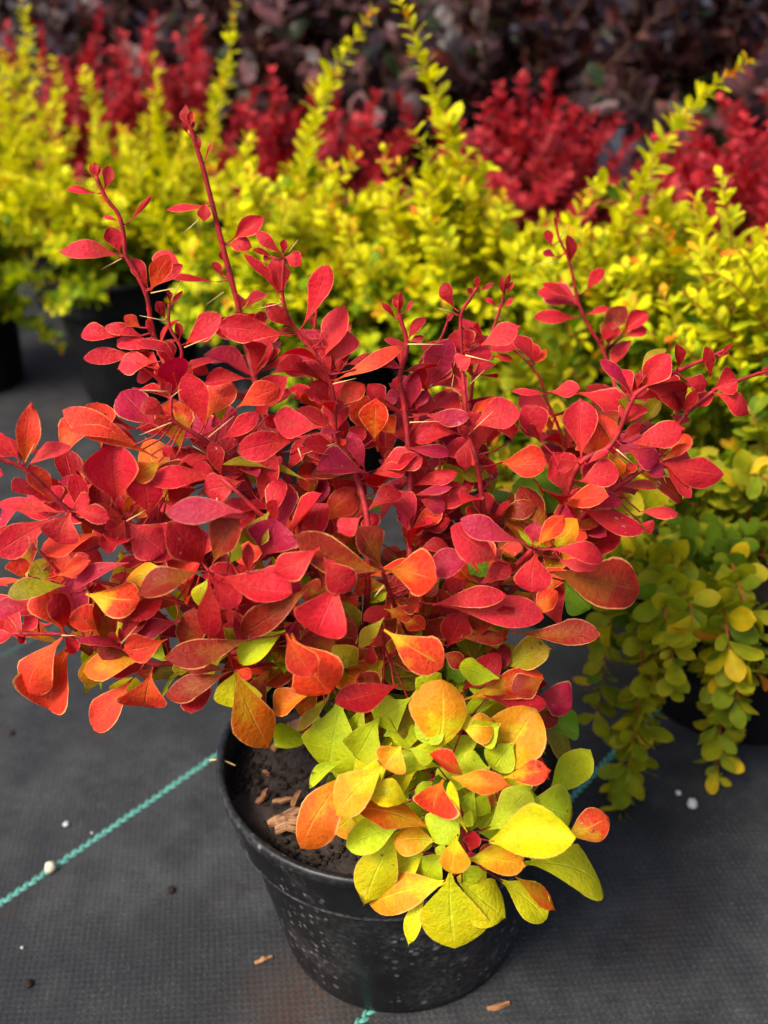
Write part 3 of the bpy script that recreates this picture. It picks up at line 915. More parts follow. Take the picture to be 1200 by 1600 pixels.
def build_main():
    random.seed(21)
    root_loc = np.array([0.0, 0.0, 0.112])
    root = empty('barberry_shrub', root_loc, 'large red and yellow barberry shrub in the front pot', 'shrub')
    leaves = []          # (area, template verts world, uv, faces, ca, cb)
    cen = []

    def add_leaf(P0, P1, width, nrm, code, bend=None, cup=None, hero=True, kind=None):
        ax = P1 - P0
        L = np.linalg.norm(ax)
        x, y, z = frame(ax, nrm)
        ratio = width / max(L, 1e-6)
        nu, nv = (11, 4) if hero else (7, 2)
        ap = random.choice((0, 0, 0, 0, .12, .25))
        old = code in 'YGQVOK'
        a = random.uniform(1.3, 1.7) if old else random.uniform(1.45, 2.2)
        b = random.uniform(.5, .72)
        T, UV, F = leaf_template(nu, nv, a, b, random.uniform(-.06, .17) if bend is None else bend,
                                 0, 0, 0, 0, ap, 0, 0.045)
        s = UV[:, 1] * 2 - 1
        u = UV[:, 0]
        cupv = (random.uniform(-.12, .32) if random.random() < .75 else random.uniform(.35, .75)) if cup is None else cup
        ph = random.uniform(0, 6.28)
        wv = random.uniform(.02, .10)
        V = np.empty_like(T)
        hw = np.abs(T[:, 0])
        sidebend = random.uniform(-.06, .06)
        tw = random.uniform(-.35, .35) * (.4 if width > .022 else 1)
        asym = random.uniform(-.16, .16)
        edge = 1 + asym * np.sign(s) + random.uniform(.02, .09) * np.sin(u * random.uniform(5, 11) + ph * 2 + s * 1.7)
        lx = T[:, 0] * width * edge + sidebend * L * np.sin(np.pi * u)
        ly = T[:, 1] * L / 1.0
        lz = T[:, 2] * L + cupv * hw * width + wv * width * np.sin(2 * np.pi * (1.2 * u) + ph + s) * np.abs(s) * np.minimum(1, hw * 2)
        lz += tw * u * T[:, 0] * width
        lz += random.uniform(-.22, .22) * width * hw * np.abs(s) ** 3 * (.4 + u)
        lz -= random.uniform(0, .12) * L * np.maximum(0, u - .55) ** 2 * 4
        Vw = P0 + np.outer(lx, x) + np.outer(ly, y) + np.outer(lz, z)
        pa = PAL[code]
        ca = jit(pa[0]) + (pa[2] * random.uniform(.4, 1.2),)
        cb = jit(pa[1], .08) + (random.choice((0, .15, .3, .6, 1.0)),)
        leaves.append([L * width / depth(P0) ** 2, Vw, UV, F, ca, cb, P0, hero])
        c = (P0 * .4 + P1 * .6)
        cen.append(proj(c) + (depth(c), L * FPX / depth(c)))

    for (Y, f, code, d0, d1) in LEAVES:
        bx, by, tx, ty, wpx = f
        P0 = at(bx, by, Y + d0 / 1000)
        dx, dy = tx - bx, ty - by
        Lp = math.hypot(dx, dy)
        Lm = Lp / FPX * depth(P0)
        if d1 is not None:
            dY = (d1 - d0) / 1000
        else:
            dn = dy / Lp
            dY = Lm * (-0.32 * dn + random.uniform(-.22, .22)) if dn > 0 else Lm * (-.25 * dn * random.uniform(.2, 1) + random.uniform(-.25, .15))
            if abs(dn) < .3:
                dY = Lm * random.uniform(-.35, .15)
        P1 = at(tx, ty, P0[1] + dY)
        toc = unit(CAM - P0)
        big = wpx > 55
        nrm = toc * .85 + np.array([0, 0, .45]) + rng.normal(0, .10 if big else .20, 3)
        width = wpx / FPX * depth(P0) * (1.20 if by > 1000 else 1.08)
        add_leaf(P0, P1, width, nrm, code)
    ntr = len(leaves)
    C = np.array(cen)

    # shoots
    paths = []
    for i, (pts, r0, r1) in enumerate(SHOOTS):
        W = [at(*p) for p in pts]
        a = random.uniform(0, 6.28)
        st = np.array([0.016 * math.cos(a), 0.014 * math.sin(a) - .004, 0.110])
        d = W[0] - st
        mid = st + d * .45 + np.array([0, 0, .02]) - np.array([d[0], d[1], 0]) * .15
        path = catmull([st, mid] + W, 6)
        paths.append(path)
        V, F = tube(np.array(path) - root_loc, r0 / 1000, r1 / 1000, 7, 0.22)
        link('stem', mesh('stem', V, F, M_STEM), root)

    # thorns
    for (x0, y0, x1, y1, Y) in THORNS:
        P0, P1 = at(x0, y0, Y), at(x1, y1, Y - .003)
        V, F = tube(np.array([P0, P0 * .45 + P1 * .55, P1]) - root_loc, .00038, .00006, 5)
        link('thorn', mesh('thorn', V, F, M_THORN), root)

    # inner leaves along the shoots, in the colours the inner foliage has
    for path in paths:
        n = len(path)
        tot = sum(np.linalg.norm(path[i + 1] - path[i]) for i in range(n - 1))
        acc, nxt = 0.0, 0.03
        for i in range(n - 1):
            seg = np.linalg.norm(path[i + 1] - path[i])
            acc += seg
            if acc < nxt:
                continue
            nxt = acc + random.uniform(.009, .014)
            t = acc / tot
            P = path[i]
            if P[2] < .16 or t > .9 or P[2] > .37:
                continue
            ax = unit(path[i + 1] - path[i])
            a0 = random.uniform(0, 6.28)
            e1 = unit(cross(ax, [.2, .4, .9]))
            e2 = cross(ax, e1)
            for q in range(random.choice((3, 4, 5))):
                an = a0 + q * 2 * math.pi / 4.5 + random.uniform(-.3, .3)
                dr = unit(ax * random.uniform(.1, .7) + (e1 * math.cos(an) + e2 * math.sin(an)) + np.array([0, 0, .15]))
                L = random.uniform(.016, .030)
                P1 = P + dr * L
                cpt = P * .4 + P1 * .6
                px, py = proj(cpt)
                dd = np.hypot(C[:ntr, 0] - px, C[:ntr, 1] - py)
                near = dd < 75
                if not near.any():
                    continue
                if (dd < 45).sum() < 2:
                    continue
                if depth(cpt) < C[:ntr, 2][near].min() + .012:
                    continue
                zz = P[2]
                hgt = (zz - .16) / .22
                r = random.random()
                if hgt > .75:
                    code = random.choice('RRRDPRR')
                elif hgt > .45:
                    code = random.choice('RDDRAPRS')
                elif hgt > .2:
                    code = random.choice('AAOSKGMD')
                else:
                    code = random.choice('GGKVVYQ')
                nrm = np.array([0, 0, 1.0]) + .4 * unit(CAM - P) + rng.normal(0, .3, 3)
                add_leaf(P, P1, L * random.uniform(.45, .62), nrm, code, hero=False)
    near_cnt = np.array([(np.hypot(C[:ntr, 0] - C[i, 0], C[:ntr, 1] - C[i, 1]) < 85).sum() for i in range(ntr)])
    made = 0
    while made < 280:
        i = random.randrange(ntr)
        if near_cnt[i] < 6 or C[i, 1] < 660:
            continue
        px, py = C[i, 0] + random.gauss(0, 30), C[i, 1] + random.gauss(0, 30)
        dd = np.hypot(C[:ntr, 0] - px, C[:ntr, 1] - py)
        if (dd < 80).sum() < 5:
            continue
        dmin = C[:ntr, 2][dd < 70].max()
        d = dmin + random.uniform(.012, .055)
        r = ray(px, py)
        P = CAM + r * d
        if P[2] < (.12 if P[1] < -.105 else .15) or math.hypot(P[0], P[1]) > .26:
            continue
        out = unit(np.array([P[0], P[1], 0]) + np.array([0, 0, .05]))
        dr = unit(out * .5 + rng.normal(0, .6, 3) + np.array([0, 0, .25]))
        L = random.uniform(.020, .034)
        code = LEAVES[int(np.argmin(dd))][2]
        if random.random() < .6:
            code = random.choice('RDPRDS') if py < 820 else (random.choice('ADRSAORM') if py < 1020 else random.choice('GKVGYQK'))
        add_leaf(P - dr * L * .5, P + dr * L * .5, L * random.uniform(.5, .66), unit(CAM - P) * .5 + np.array([0, 0, .8]) + rng.normal(0, .25, 3), code, hero=False)
        made += 1
    allp = np.array([p for path in paths for p in path[2:]])
    SV, SF, sb = [], [], 0
    for lf in leaves:
        P0 = lf[6]
        dv = allp - P0
        k_ = int(np.argmin((dv ** 2).sum(1)))
        dist = float(np.linalg.norm(dv[k_]))
        if .0012 < dist < .030:
            a_, b_ = allp[k_], P0
            m_ = (a_ + b_) / 2 + np.array([0, 0, -.06 * dist])
            v_, f_ = tube([a_, m_, b_ + (lf[1].mean(0) - b_) * .12], .00055, .00035, 4)
            SV += [q - root_loc for q in v_]
            SF += [tuple(sb + q for q in f) for f in f_]
            sb += len(v_)
    tag(link('leaf_stalks', mesh('leaf_stalks', SV, SF, M_STEM), root), kind='stuff')
    # the 300 that show largest are parts, the rest one foliage part
    order = sorted(range(len(leaves)), key=lambda i: (0 if i < ntr else 1, -leaves[i][0]))
    single, rest = order[:300], order[300:]
    for i in single:
        _, Vw, UV, F, ca, cb, P0, _h = leaves[i]
        o = link('leaf', mesh('leaf', Vw - P0, F, M_LEAF, True, UV, ca, cb), root)
        o.location = P0 - root_loc
    if rest:
        Vs, Us, Fs, As, Bs, b0 = [], [], [], [], [], 0
        for i in rest:
            _, Vw, UV, F, ca, cb, P0, _h = leaves[i]
            Vs.append(Vw - root_loc); Us.append(UV); Fs.append(F + b0)
            As.append(np.tile(ca, (len(Vw), 1))); Bs.append(np.tile(cb, (len(Vw), 1)))
            b0 += len(Vw)
        Fq = np.concatenate(Fs)
        o = link('inner_foliage', mesh('inner_foliage', np.concatenate(Vs), Fq, M_LEAF, True, np.concatenate(Us), np.concatenate(As), np.concatenate(Bs)), root)
        tag(o, kind='stuff')
    print('main plant leaves', len(leaves), 'traced', ntr)
    return root


# ================================================================== BACKGROUND SHRUBS
def variants(cols, mat, a, b, ratio, n_shape=3, nu=6, nv=4, seed=0):
    """shared leaf meshes: for each colour a few shapes; x in units of leaf length"""
    R = random.Random(seed)
    out = []
    for (ca, cb) in cols:
        row = []
        for s in range(n_shape):
            T, UV, F = leaf_template(nu, nv, a * R.uniform(.92, 1.08), b, R.uniform(0, .1), R.uniform(0, .35) * ratio, .05 * ratio, R.uniform(0, .12), 0, R.choice((0, .2)), R.uniform(0, 6), .05)
            T = T.copy()
            T[:, 0] *= ratio * R.uniform(.9, 1.1)
            me = mesh('leaf', T, F, mat, True, UV, tuple(ca) + (.25,), tuple(cb) + (1,))
            row.append((me, T, UV, F, tuple(ca) + (.25,), tuple(cb) + (1,)))
        out.append(row)
    return out


def shoot_nodes(path, spacing):
    out = []
    acc, nxt = 0.0, spacing * .5
    tot = sum(np.linalg.norm(path[i + 1] - path[i]) for i in range(len(path) - 1))
    for i in range(len(path) - 1):
        d = path[i + 1] - path[i]
        l = np.linalg.norm(d)
        while acc + l > nxt:
            q = (nxt - acc) / l
            out.append((path[i] + d * q, unit(d), nxt / tot))
            nxt += spacing * random.uniform(.85, 1.15)
        acc += l
    return out


def shrub(name, base, label, cat, group, paths, var, pick, L, spacing, per, mat_stem, rad0, single=300, open_=.95, leaf_from=.12, tip_scale=.5, mat=None):
    base = np.asarray(base, float)
    root = empty(name, base, label, cat, group)
    recs = []
    for pth in paths:
        V, F = tube(np.array(pth) - base, rad0, rad0 * .4, 5)
        link('stem', mesh('stem', V, F, mat_stem), root)
        a0 = random.uniform(0, 6.28)
        for (P, ax, t) in shoot_nodes(pth, spacing):
            if t < leaf_from:
                continue
            a0 += 2.4
            e1 = unit(cross(ax, [.23, .41, .88]))
            e2 = cross(ax, e1)
            sc = 1.0 if t < .72 else 1.0 - (1 - tip_scale) * (t - .72) / .28
            for q in range(per):
                an = a0 + q * 2 * math.pi / per + random.uniform(-.35, .35)
                dr = unit(ax * random.uniform(.25, .25 + open_) + e1 * math.cos(an) + e2 * math.sin(an) + np.array([0, 0, .12]))
                ln = L * sc * random.choice((random.uniform(.45, .8), random.uniform(.8, 1.15), random.uniform(.85, 1.2)))
                if random.random() < .1:
                    continue
                nrm = ax * .9 + np.array([0, 0, .5]) + rng.normal(0, .25, 3)
                x, y, z = frame(dr, nrm)
                row = var[pick(t, P)]
                me, T, UV, F, ca, cb = random.choice(row)
                recs.append((P + ax * random.uniform(-.35, .35) * spacing, np.stack([x, y, z], 1) * ln, me, T, UV, F, ca, cb, ln))
    def score(r):
        px, py = proj(r[0])
        d = depth(r[0])
        if not (-30 < px < 1230 and -30 < py < 1630):
            return 1e3 + d
        return d - 8 * r[8] + random.uniform(0, .06)
    recs.sort(key=score)
    for (P, M3, me, T, UV, F, ca, cb, ln) in recs[:single]:
        o = bpy.data.objects.new('leaf', me)
        COL.objects.link(o)
        o.parent = root
        m = Matrix.Identity(4)
        for i in range(3):
            for j in range(3):
                m[i][j] = M3[i, j]
            m[i][3] = P[i] - base[i]
        o.matrix_basis = m
    rest = recs[single:]
    if rest:
        Vs, Us, Fs, As, Bs, b0 = [], [], [], [], [], 0
        for (P, M3, me, T, UV, F, ca, cb, ln) in rest:
            Vs.append(T @ M3.T + (P - base)); Us.append(UV); Fs.append(F + b0)
            As.append(np.tile(ca, (len(T), 1))); Bs.append(np.tile(cb, (len(T), 1)))
            b0 += len(T)
        o = link('foliage', mesh('foliage', np.concatenate(Vs), np.concatenate(Fs), mat, True, np.concatenate(Us), np.concatenate(As), np.concatenate(Bs)), root)
        tag(o, kind='stuff')
    return root, len(recs)


def random_shoots(base, n, length, elev=(35, 80), droop=0.1, seed=0, spread=.02, sway=.25, squash=(1, 1)):
    R = random.Random(seed)
    out = []
    for i in range(n):
        az = 2 * math.pi * (i + R.uniform(-.4, .4)) / n * 2.618
        el = rad(R.uniform(*elev))
        d = np.array([math.cos(az) * math.cos(el) * squash[0], math.sin(az) * math.cos(el) * squash[1], math.sin(el)])
        d = unit(d)
        ln = R.uniform(*length)
        p = np.asarray(base, float) + np.array([R.uniform(-spread, spread), R.uniform(-spread, spread), 0])
        path = [p]
        k = 9
        for s in range(k):
            d = unit(d + np.array([R.gauss(0, sway * .3), R.gauss(0, sway * .3), -droop * (s / k) + .02]))
            p = p + d * ln / k
            path.append(p)
        out.append(path)
    return out


def side_twigs(paths, n, ln, seed, hi=.85):
    R = random.Random(seed)
    out = []
    for p in paths:
        m = len(p)
        for k in range(n):
            i = R.randrange(int(m * .35), int(m * hi))
            d = unit(p[i + 1] - p[i])
            v = unit([R.gauss(0, 1), R.gauss(0, 1), R.gauss(.35, .8)])
            d = unit(d * .55 + v)
            q = p[i]
            path = [q]
            l = R.uniform(*ln)
            for s_ in range(4):
                d = unit(d + np.array([R.gauss(0, .16), R.gauss(0, .16), .08]))
                q = q + d * l / 4
                path.append(q)
            out.append(path)
    return out


def build_background():
    random.seed(5)
    # ---------------- golden barberries
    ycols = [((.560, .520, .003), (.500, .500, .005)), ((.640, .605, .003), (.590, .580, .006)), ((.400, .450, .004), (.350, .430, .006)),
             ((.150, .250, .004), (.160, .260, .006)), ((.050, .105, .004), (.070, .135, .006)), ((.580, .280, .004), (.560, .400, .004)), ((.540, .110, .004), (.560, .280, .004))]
    # tops of the many upright shoots that make up the row: pixel x, y of each tip, by shrub
    TOPS = [[(-10, 110), (12, 60), (60, 70), (100, 110), (75, 140), (20, 140), (120, 170)],
            [(135, 130), (165, 150), (200, 140), (225, 120), (262, 110), (285, 140), (335, 120), (345, 160), (385, 190), (395, 140), (150, 230), (320, 240)],
            [(410, 240), (440, 250), (470, 270), (520, 190), (505, 240), (545, 290), (575, 260), (430, 330), (520, 340), (380, 300)],
            [(600, 260), (625, 200), (650, 150), (665, 200), (700, 130), (715, 230), (740, 260), (765, 290), (800, 330), (590, 330), (640, 280), (690, 300), (830, 380)],
            [(850, 350), (880, 340), (905, 310), (950, 330), (975, 280), (1010, 230), (1035, 260), (1045, 320), (920, 380), (1000, 360)],
            [(1065, 380), (1095, 320), (1115, 350), (1150, 310), (1170, 370), (1195, 390), (1060, 450), (1140, 420)]]
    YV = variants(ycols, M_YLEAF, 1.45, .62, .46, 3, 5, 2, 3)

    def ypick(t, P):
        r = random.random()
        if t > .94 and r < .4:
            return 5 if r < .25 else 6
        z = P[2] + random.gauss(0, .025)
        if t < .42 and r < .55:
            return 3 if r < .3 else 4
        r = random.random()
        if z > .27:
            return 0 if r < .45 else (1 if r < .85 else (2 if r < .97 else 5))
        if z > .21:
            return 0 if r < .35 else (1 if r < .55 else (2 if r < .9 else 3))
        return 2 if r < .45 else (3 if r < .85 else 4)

    # label, place words for the pot, pot centre, number of shoots, shoot length, elevation, traced leaders (pixel x, y, Y)
    rows = [
        ('golden barberry at the far left edge, its top reaching the upper left corner', 'far left golden barberry', (-.66, 1.08), 60, (.13, .24), (-20, 80),
         [[(20, 330, 1.1), (30, 150, 1.1), (42, 60, 1.1), (36, -10, 1.1)], [(60, 330, 1.08), (90, 160, 1.05), (85, 95, 1.04)], [(0, 300, 1.1), (5, 160, 1.1), (0, 70, 1.1)]]),
        ('golden barberry behind the tall bare red shoot, second from the left edge', 'second golden barberry from the left', (-.36, 1.00), 74, (.13, .24), (-20, 80),
         [[(300, 330, 1.0), (330, 200, 1.0), (355, 100, 1.0), (366, 0, 1.0)], [(250, 330, .98), (245, 180, .96), (240, 90, .95)], [(170, 330, 1.0), (150, 180, .98), (128, 105, .97)], [(210, 330, .9), (205, 250, .86), (190, 200, .84)], [(270, 380, .92), (290, 230, .88), (310, 170, .88)]]),
        ('golden barberry with a long spire leaning right, left of the middle', 'golden barberry left of the middle', (-.06, .68), 90, (.13, .24), (5, 80),
         [[(440, 420, .7), (470, 280, .7), (500, 160, .7), (540, 80, .7), (588, 12, .7)], [(450, 420, .62), (500, 320, .58), (560, 245, .56)], [(400, 420, .66), (390, 300, .62), (385, 210, .62)], [(420, 430, .62), (440, 360, .58), (445, 310, .56)], [(380, 420, .68), (350, 330, .66), (330, 250, .66)]]),
        ('golden barberry with the tallest upright spire, right of the middle', 'golden barberry with the tallest spire', (.12, .60), 84, (.12, .22), (0, 80),
         [[(720, 420, .6), (720, 300, .6), (690, 180, .6), (655, 80, .6), (622, -6, .6)], [(730, 420, .6), (740, 320, .58), (700, 210, .58)], [(760, 430, .56), (775, 350, .54), (790, 300, .53)], [(640, 440, .58), (620, 340, .56), (600, 240, .56)], [(700, 440, .54), (690, 380, .5), (650, 330, .48)], [(780, 460, .54), (820, 380, .52), (850, 340, .52)], [(600, 460, .56), (560, 400, .52), (540, 350, .5)], [(690, 360, .57), (700, 280, .56), (745, 230, .56)]]),
        ('golden barberry with a spire leaning to the upper right corner', 'golden barberry with the right leaning spire', (.33, .53), 76, (.10, .19), (0, 75),
         [[(930, 480, .5), (960, 380, .49), (1000, 290, .49), (1060, 190, .48), (1120, 130, .48), (1172, 96, .48)], [(940, 480, .5), (950, 400, .48), (990, 320, .48)], [(860, 480, .5), (880, 380, .48), (930, 290, .47)], [(980, 480, .46), (1040, 400, .45), (1030, 350, .45)], [(880, 500, .45), (860, 440, .42), (830, 400, .4)]]),
        ('golden barberry at the right edge with two short upright spires', 'golden barberry at the right edge', (.44, .38), 90, (.08, .17), (-25, 75),
         [[(1110, 560, .36), (1108, 440, .36), (1098, 360, .36), (1084, 306, .36)], [(1150, 560, .38), (1145, 400, .37), (1128, 282, .37)], [(1060, 600, .34), (1050, 500, .32), (1030, 450, .32)], [(1190, 560, .36), (1200, 440, .35), (1210, 360, .35)], [(1120, 560, .35), (1125, 450, .34), (1110, 390, .34)]]),
    ]
    gy = 'golden barberries standing in a row behind the front pot'
    for i, (lab, plab, (x, y), n, ln, el, lead) in enumerate(rows):
        H = .16 if i > 1 else .19
        pot((x, y, 0), .098 if i > 1 else .11, H, .076 if i > 1 else .085, M_POTB, 'black nursery pot holding the ' + plab, seed=30 + i)
        base = np.array([x, y, H - .02])
        paths = random_shoots(base, int(n * .55), ln, el, .10, 40 + i, .03, .45)
        paths += side_twigs(paths, 3, (.035, .085), 240 + i)
        lp = []
        for L_ in lead:
            W = [at(*p) for p in L_]
            lp.append(catmull([base, base * .5 + W[0] * .5] + W, 5))
        for (tx, ty) in TOPS[i]:
            tp = at(tx, ty + (25, 66, 66, 58, 50, 74)[i], y + random.uniform(-.10, .04))
            q = base * .55 + tp * .45 + np.array([random.uniform(-.02, .02), random.uniform(-.03, .01), -.02])
            lp.append(catmull([base, q, tp * .8 + q * .2 + np.array([random.uniform(-.01, .01), 0, 0]), tp], 6))
        paths += lp + side_twigs(lp, 4, (.018, .042), 340 + i, .62)
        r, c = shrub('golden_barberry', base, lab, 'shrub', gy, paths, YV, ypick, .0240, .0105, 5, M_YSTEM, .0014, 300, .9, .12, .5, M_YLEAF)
        print('yellow', i, c)

    # ---------------- cascading golden barberry at the right
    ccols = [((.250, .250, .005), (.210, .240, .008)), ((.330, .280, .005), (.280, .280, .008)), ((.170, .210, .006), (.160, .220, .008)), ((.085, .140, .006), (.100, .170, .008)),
             ((.050, .100, .006), (.065, .125, .008)), ((.480, .320, .005), (.420, .360, .006)), ((.42, .12, .008), (.42, .20, .008))]  # shade at the right is worked into these darker, greener leaf colours
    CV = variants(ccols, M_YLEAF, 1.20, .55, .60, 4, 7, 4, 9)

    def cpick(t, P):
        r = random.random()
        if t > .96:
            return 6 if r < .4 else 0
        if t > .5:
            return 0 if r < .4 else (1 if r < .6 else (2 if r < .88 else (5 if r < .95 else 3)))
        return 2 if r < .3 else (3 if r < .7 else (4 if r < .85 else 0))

    def cascade(lab, potlab, c, leads, n, ln, el, seed):
        pot((c[0], c[1], 0), .098, .145, .076, M_POTB, potlab, seed=60 + seed)
        base = np.array([c[0], c[1], .128])
        paths = random_shoots(base, n, ln, el, .35, 80 + seed)
        for L_ in leads:
            W = [at(*p) for p in L_]
            paths.append(catmull([base, base * .5 + W[0] * .5 + np.array([0, 0, .01])] + W, 6))
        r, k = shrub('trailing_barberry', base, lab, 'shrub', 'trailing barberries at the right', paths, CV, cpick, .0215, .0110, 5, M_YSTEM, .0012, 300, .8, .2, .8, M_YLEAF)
        print('cascade', k)

    cascade('trailing yellow green barberry at the right, two branches hanging over its pot',
            'black nursery pot half hidden under the trailing yellow green barberry', (.285, .20),
            [[(1090, 880, .14), (1100, 960, .095), (1120, 1050, .085), (1125, 1140, .085), (1118, 1250, .085)],
             [(1040, 880, .14), (1010, 960, .10), (1000, 1080, .08), (985, 1180, .07), (965, 1300, .065), (950, 1325, .065)],
             [(1050, 890, .13), (1030, 980, .09), (1010, 1100, .085), (1000, 1170, .085), (985, 1230, .08)],
             [(1110, 890, .13), (1130, 960, .09), (1140, 1040, .085), (1135, 1130, .085)],
             [(1060, 870, .13), (1040, 940, .08), (1050, 1030, .07), (1040, 1080, .07)],
             [(1000, 900, .14), (960, 960, .11), (945, 1040, .10), (930, 1120, .095)],
             [(1140, 860, .14), (1160, 930, .09), (1180, 990, .08), (1185, 1050, .08)],
             [(1000, 860, .16), (950, 880, .15), (930, 930, .14)],
             [(1150, 760, .18), (1180, 740, .15), (1210, 760, .13)],
             [(1060, 780, .2), (1050, 740, .19), (1060, 700, .19)],
             [(990, 800, .2), (940, 780, .2), (900, 790, .2)],
             [(1040, 890, .13), (1080, 950, .07), (1075, 1000, .06)],
             [(1130, 900, .12), (1135, 980, .07), (1150, 1080, .07), (1140, 1110, .07)]], 18, (.06, .13), (-5, 75), 1)
    cascade('green leafed barberry in deep shade between front shrub and trailing barberry',
            'black nursery pot seen under the right side of the front shrub', (.175, .36),
            [[(900, 800, .3), (880, 720, .28), (860, 680, .28)], [(950, 850, .28), (960, 800, .24), (940, 760, .24)], [(830, 800, .3), (790, 740, .3), (760, 700, .3)], [(1000, 780, .3), (1010, 720, .28), (1030, 680, .28)]], 26, (.08, .17), (0, 70), 2)

    # ---------------- small red barberries in the row behind
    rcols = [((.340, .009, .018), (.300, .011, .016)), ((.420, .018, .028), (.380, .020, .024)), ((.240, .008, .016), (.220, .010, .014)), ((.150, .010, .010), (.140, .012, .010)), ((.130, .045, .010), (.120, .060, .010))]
    RV = variants(rcols, M_RLEAF, 1.4, .62, .48, 2, 4, 2, 5)

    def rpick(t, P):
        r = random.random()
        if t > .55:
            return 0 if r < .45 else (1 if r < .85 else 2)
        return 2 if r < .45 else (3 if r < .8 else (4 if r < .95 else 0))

    reds = [('red barberry behind the far left golden barberry', 'leftmost small red barberry', (-.60, 1.55), 70, (.20, .36), [[(100, 200, 1.6), (70, 90, 1.56), (60, 40, 1.56)], [(60, 200, 1.6), (20, 90, 1.56), (8, 40, 1.56)], [(140, 200, 1.56), (150, 80, 1.56), (158, 16, 1.56)]]),
            ('red barberry with its top between the two left golden spires', 'second small red barberry from the left', (-.34, 1.52), 70, (.20, .36), [[(240, 180, 1.55), (235, 80, 1.55), (240, 14, 1.55)], [(280, 180, 1.55), (300, 90, 1.52), (312, 50, 1.5)], [(200, 180, 1.55), (195, 90, 1.52), (190, 50, 1.5)]]),
            ('red barberry between the right leaning and the tallest golden spire', 'middle small red barberry', (-.08, 1.28), 64, (.15, .27), [[(520, 330, 1.25), (570, 210, 1.22), (590, 140, 1.21)], [(450, 280, 1.25), (430, 180, 1.23), (425, 115, 1.22)], [(540, 320, 1.25), (640, 200, 1.22), (620, 150, 1.22)]]),
            ('red barberry right of the tallest golden spire, under the dark gap', 'small red barberry under the dark gap', (.24, 1.10), 84, (.15, .27), [[(800, 330, 1.15), (780, 250, 1.13), (760, 185, 1.12)], [(860, 330, 1.1), (880, 260, 1.08), (905, 205, 1.08)], [(920, 330, 1.1), (960, 260, 1.08), (1000, 205, 1.08)], [(840, 330, 1.15), (820, 270, 1.13), (835, 220, 1.12)]]),
            ('red barberry at the right edge behind the leaning golden spire', 'small red barberry at the right edge', (.60, .92), 84, (.15, .29), [[(1100, 330, .95), (1080, 240, .93), (1090, 185, .93)], [(1150, 330, .92), (1150, 240, .9), (1160, 175, .9)], [(1180, 380, .88), (1190, 280, .86), (1200, 210, .86)]]),
            ('red barberry low down in the gap between the two right golden shrubs', 'small red barberry low in the right gap', (.45, .74), 70, (.12, .23), [[(1050, 480, .72), (1030, 440, .68), (1040, 400, .68)], [(1190, 420, .74), (1195, 380, .72), (1200, 330, .72)]])]
    for i, (lab, plab, (x, y), n, ln, lead) in enumerate(reds):
        H = .17
        pot((x, y, 0), .10, H, .08, M_POTB, 'black nursery pot holding the ' + plab, seed=90 + i)
        base = np.array([x, y, H - .02])
        paths = random_shoots(base, n, ln, (8, 82), .08, 120 + i, .03)
        for L_ in lead:
            W = [at(*p) for p in L_]
            paths.append(catmull([base, base * .5 + W[0] * .5] + W, 5))
        r, c = shrub('red_barberry', base, lab, 'shrub', 'small red barberries in the middle row', paths, RV, rpick, .026, .0125, 5, M_STEM, .0015, 220, .9, .15, .6, M_RLEAF)
        print('red', i, c)

    # ---------------- purple leafed shrubs at the back
    pcols = [((.026, .007, .009), (.034, .010, .010)), ((.095, .034, .038), (.100, .040, .036)), ((.013, .004, .005), (.018, .006, .006)), ((.012, .026, .006), (.020, .036, .008)), ((.110, .014, .013), (.100, .016, .013))]
    PV = variants(pcols, M_PLEAF, 1.05, .6, .62, 3, 6, 4, 6)

    def ppick(t, P):
        r = random.random()
        if t < .4 and r < .6:
            return 3
        return 0 if r < .34 else (1 if r < .56 else (2 if r < .90 else (4 if r < .95 else 3)))

    purples = [('dark purple shrub in the upper left corner, nearest the left edge', 'purple shrub in the upper left corner', (-.98, 2.0), .75), ('dark purple shrub at the top behind the left golden spires', 'purple shrub behind the left spires', (-.55, 2.02), .8),
               ('dark purple shrub at the top behind the right leaning golden spire', 'purple shrub left of the middle', (-.12, 1.84), .8), ('dark purple shrub at the top, just left of the black gap', 'purple shrub left of the black gap', (.26, 1.72), .8),
               ('dark purple shrub at the top, just right of the black gap', 'purple shrub right of the black gap', (.74, 1.66), .8), ('dark purple shrub in the upper right corner', 'purple shrub in the upper right corner', (1.08, 1.60), .75),
               ('dark purple shrub standing in the second row behind the black gap', 'purple shrub behind the black gap', (.58, 2.5), .85), ('dark purple shrub in the second row behind the tallest golden spire', 'second row purple shrub behind the tallest spire', (.08, 2.5), .85),
               ('dark purple shrub in the second row behind the left golden spires', 'second row purple shrub at the left', (-.75, 2.7), .85), ('dark purple shrub in the second row at the right', 'second row purple shrub at the right', (1.15, 2.4), .85), ('dark purple shrub in the second row near the middle left', 'second row purple shrub near the middle left', (-.32, 2.6), .85)]
    for i, (lab, plab, (x, y), h) in enumerate(purples):
        H = .20
        pot((x, y, 0), .12, H, .10, M_POTB, 'black nursery pot holding the ' + plab, seed=140 + i)
        base = np.array([x, y, H - .02])
        paths = random_shoots(base, 48 if i < 6 else 70, (.20, h * (.62 if i < 6 else .8)), (8, 86), .03, 160 + i, .04 if i < 6 else .1)
        r, c = shrub('purple_shrub', base, lab, 'shrub', 'purple leafed shrubs in the back row', paths, PV, ppick, .066, .030, 3, M_BROWN, .003, 200 if i < 6 else 0, .7, .10, .6, M_PLEAF)
        print('purple', i, c)


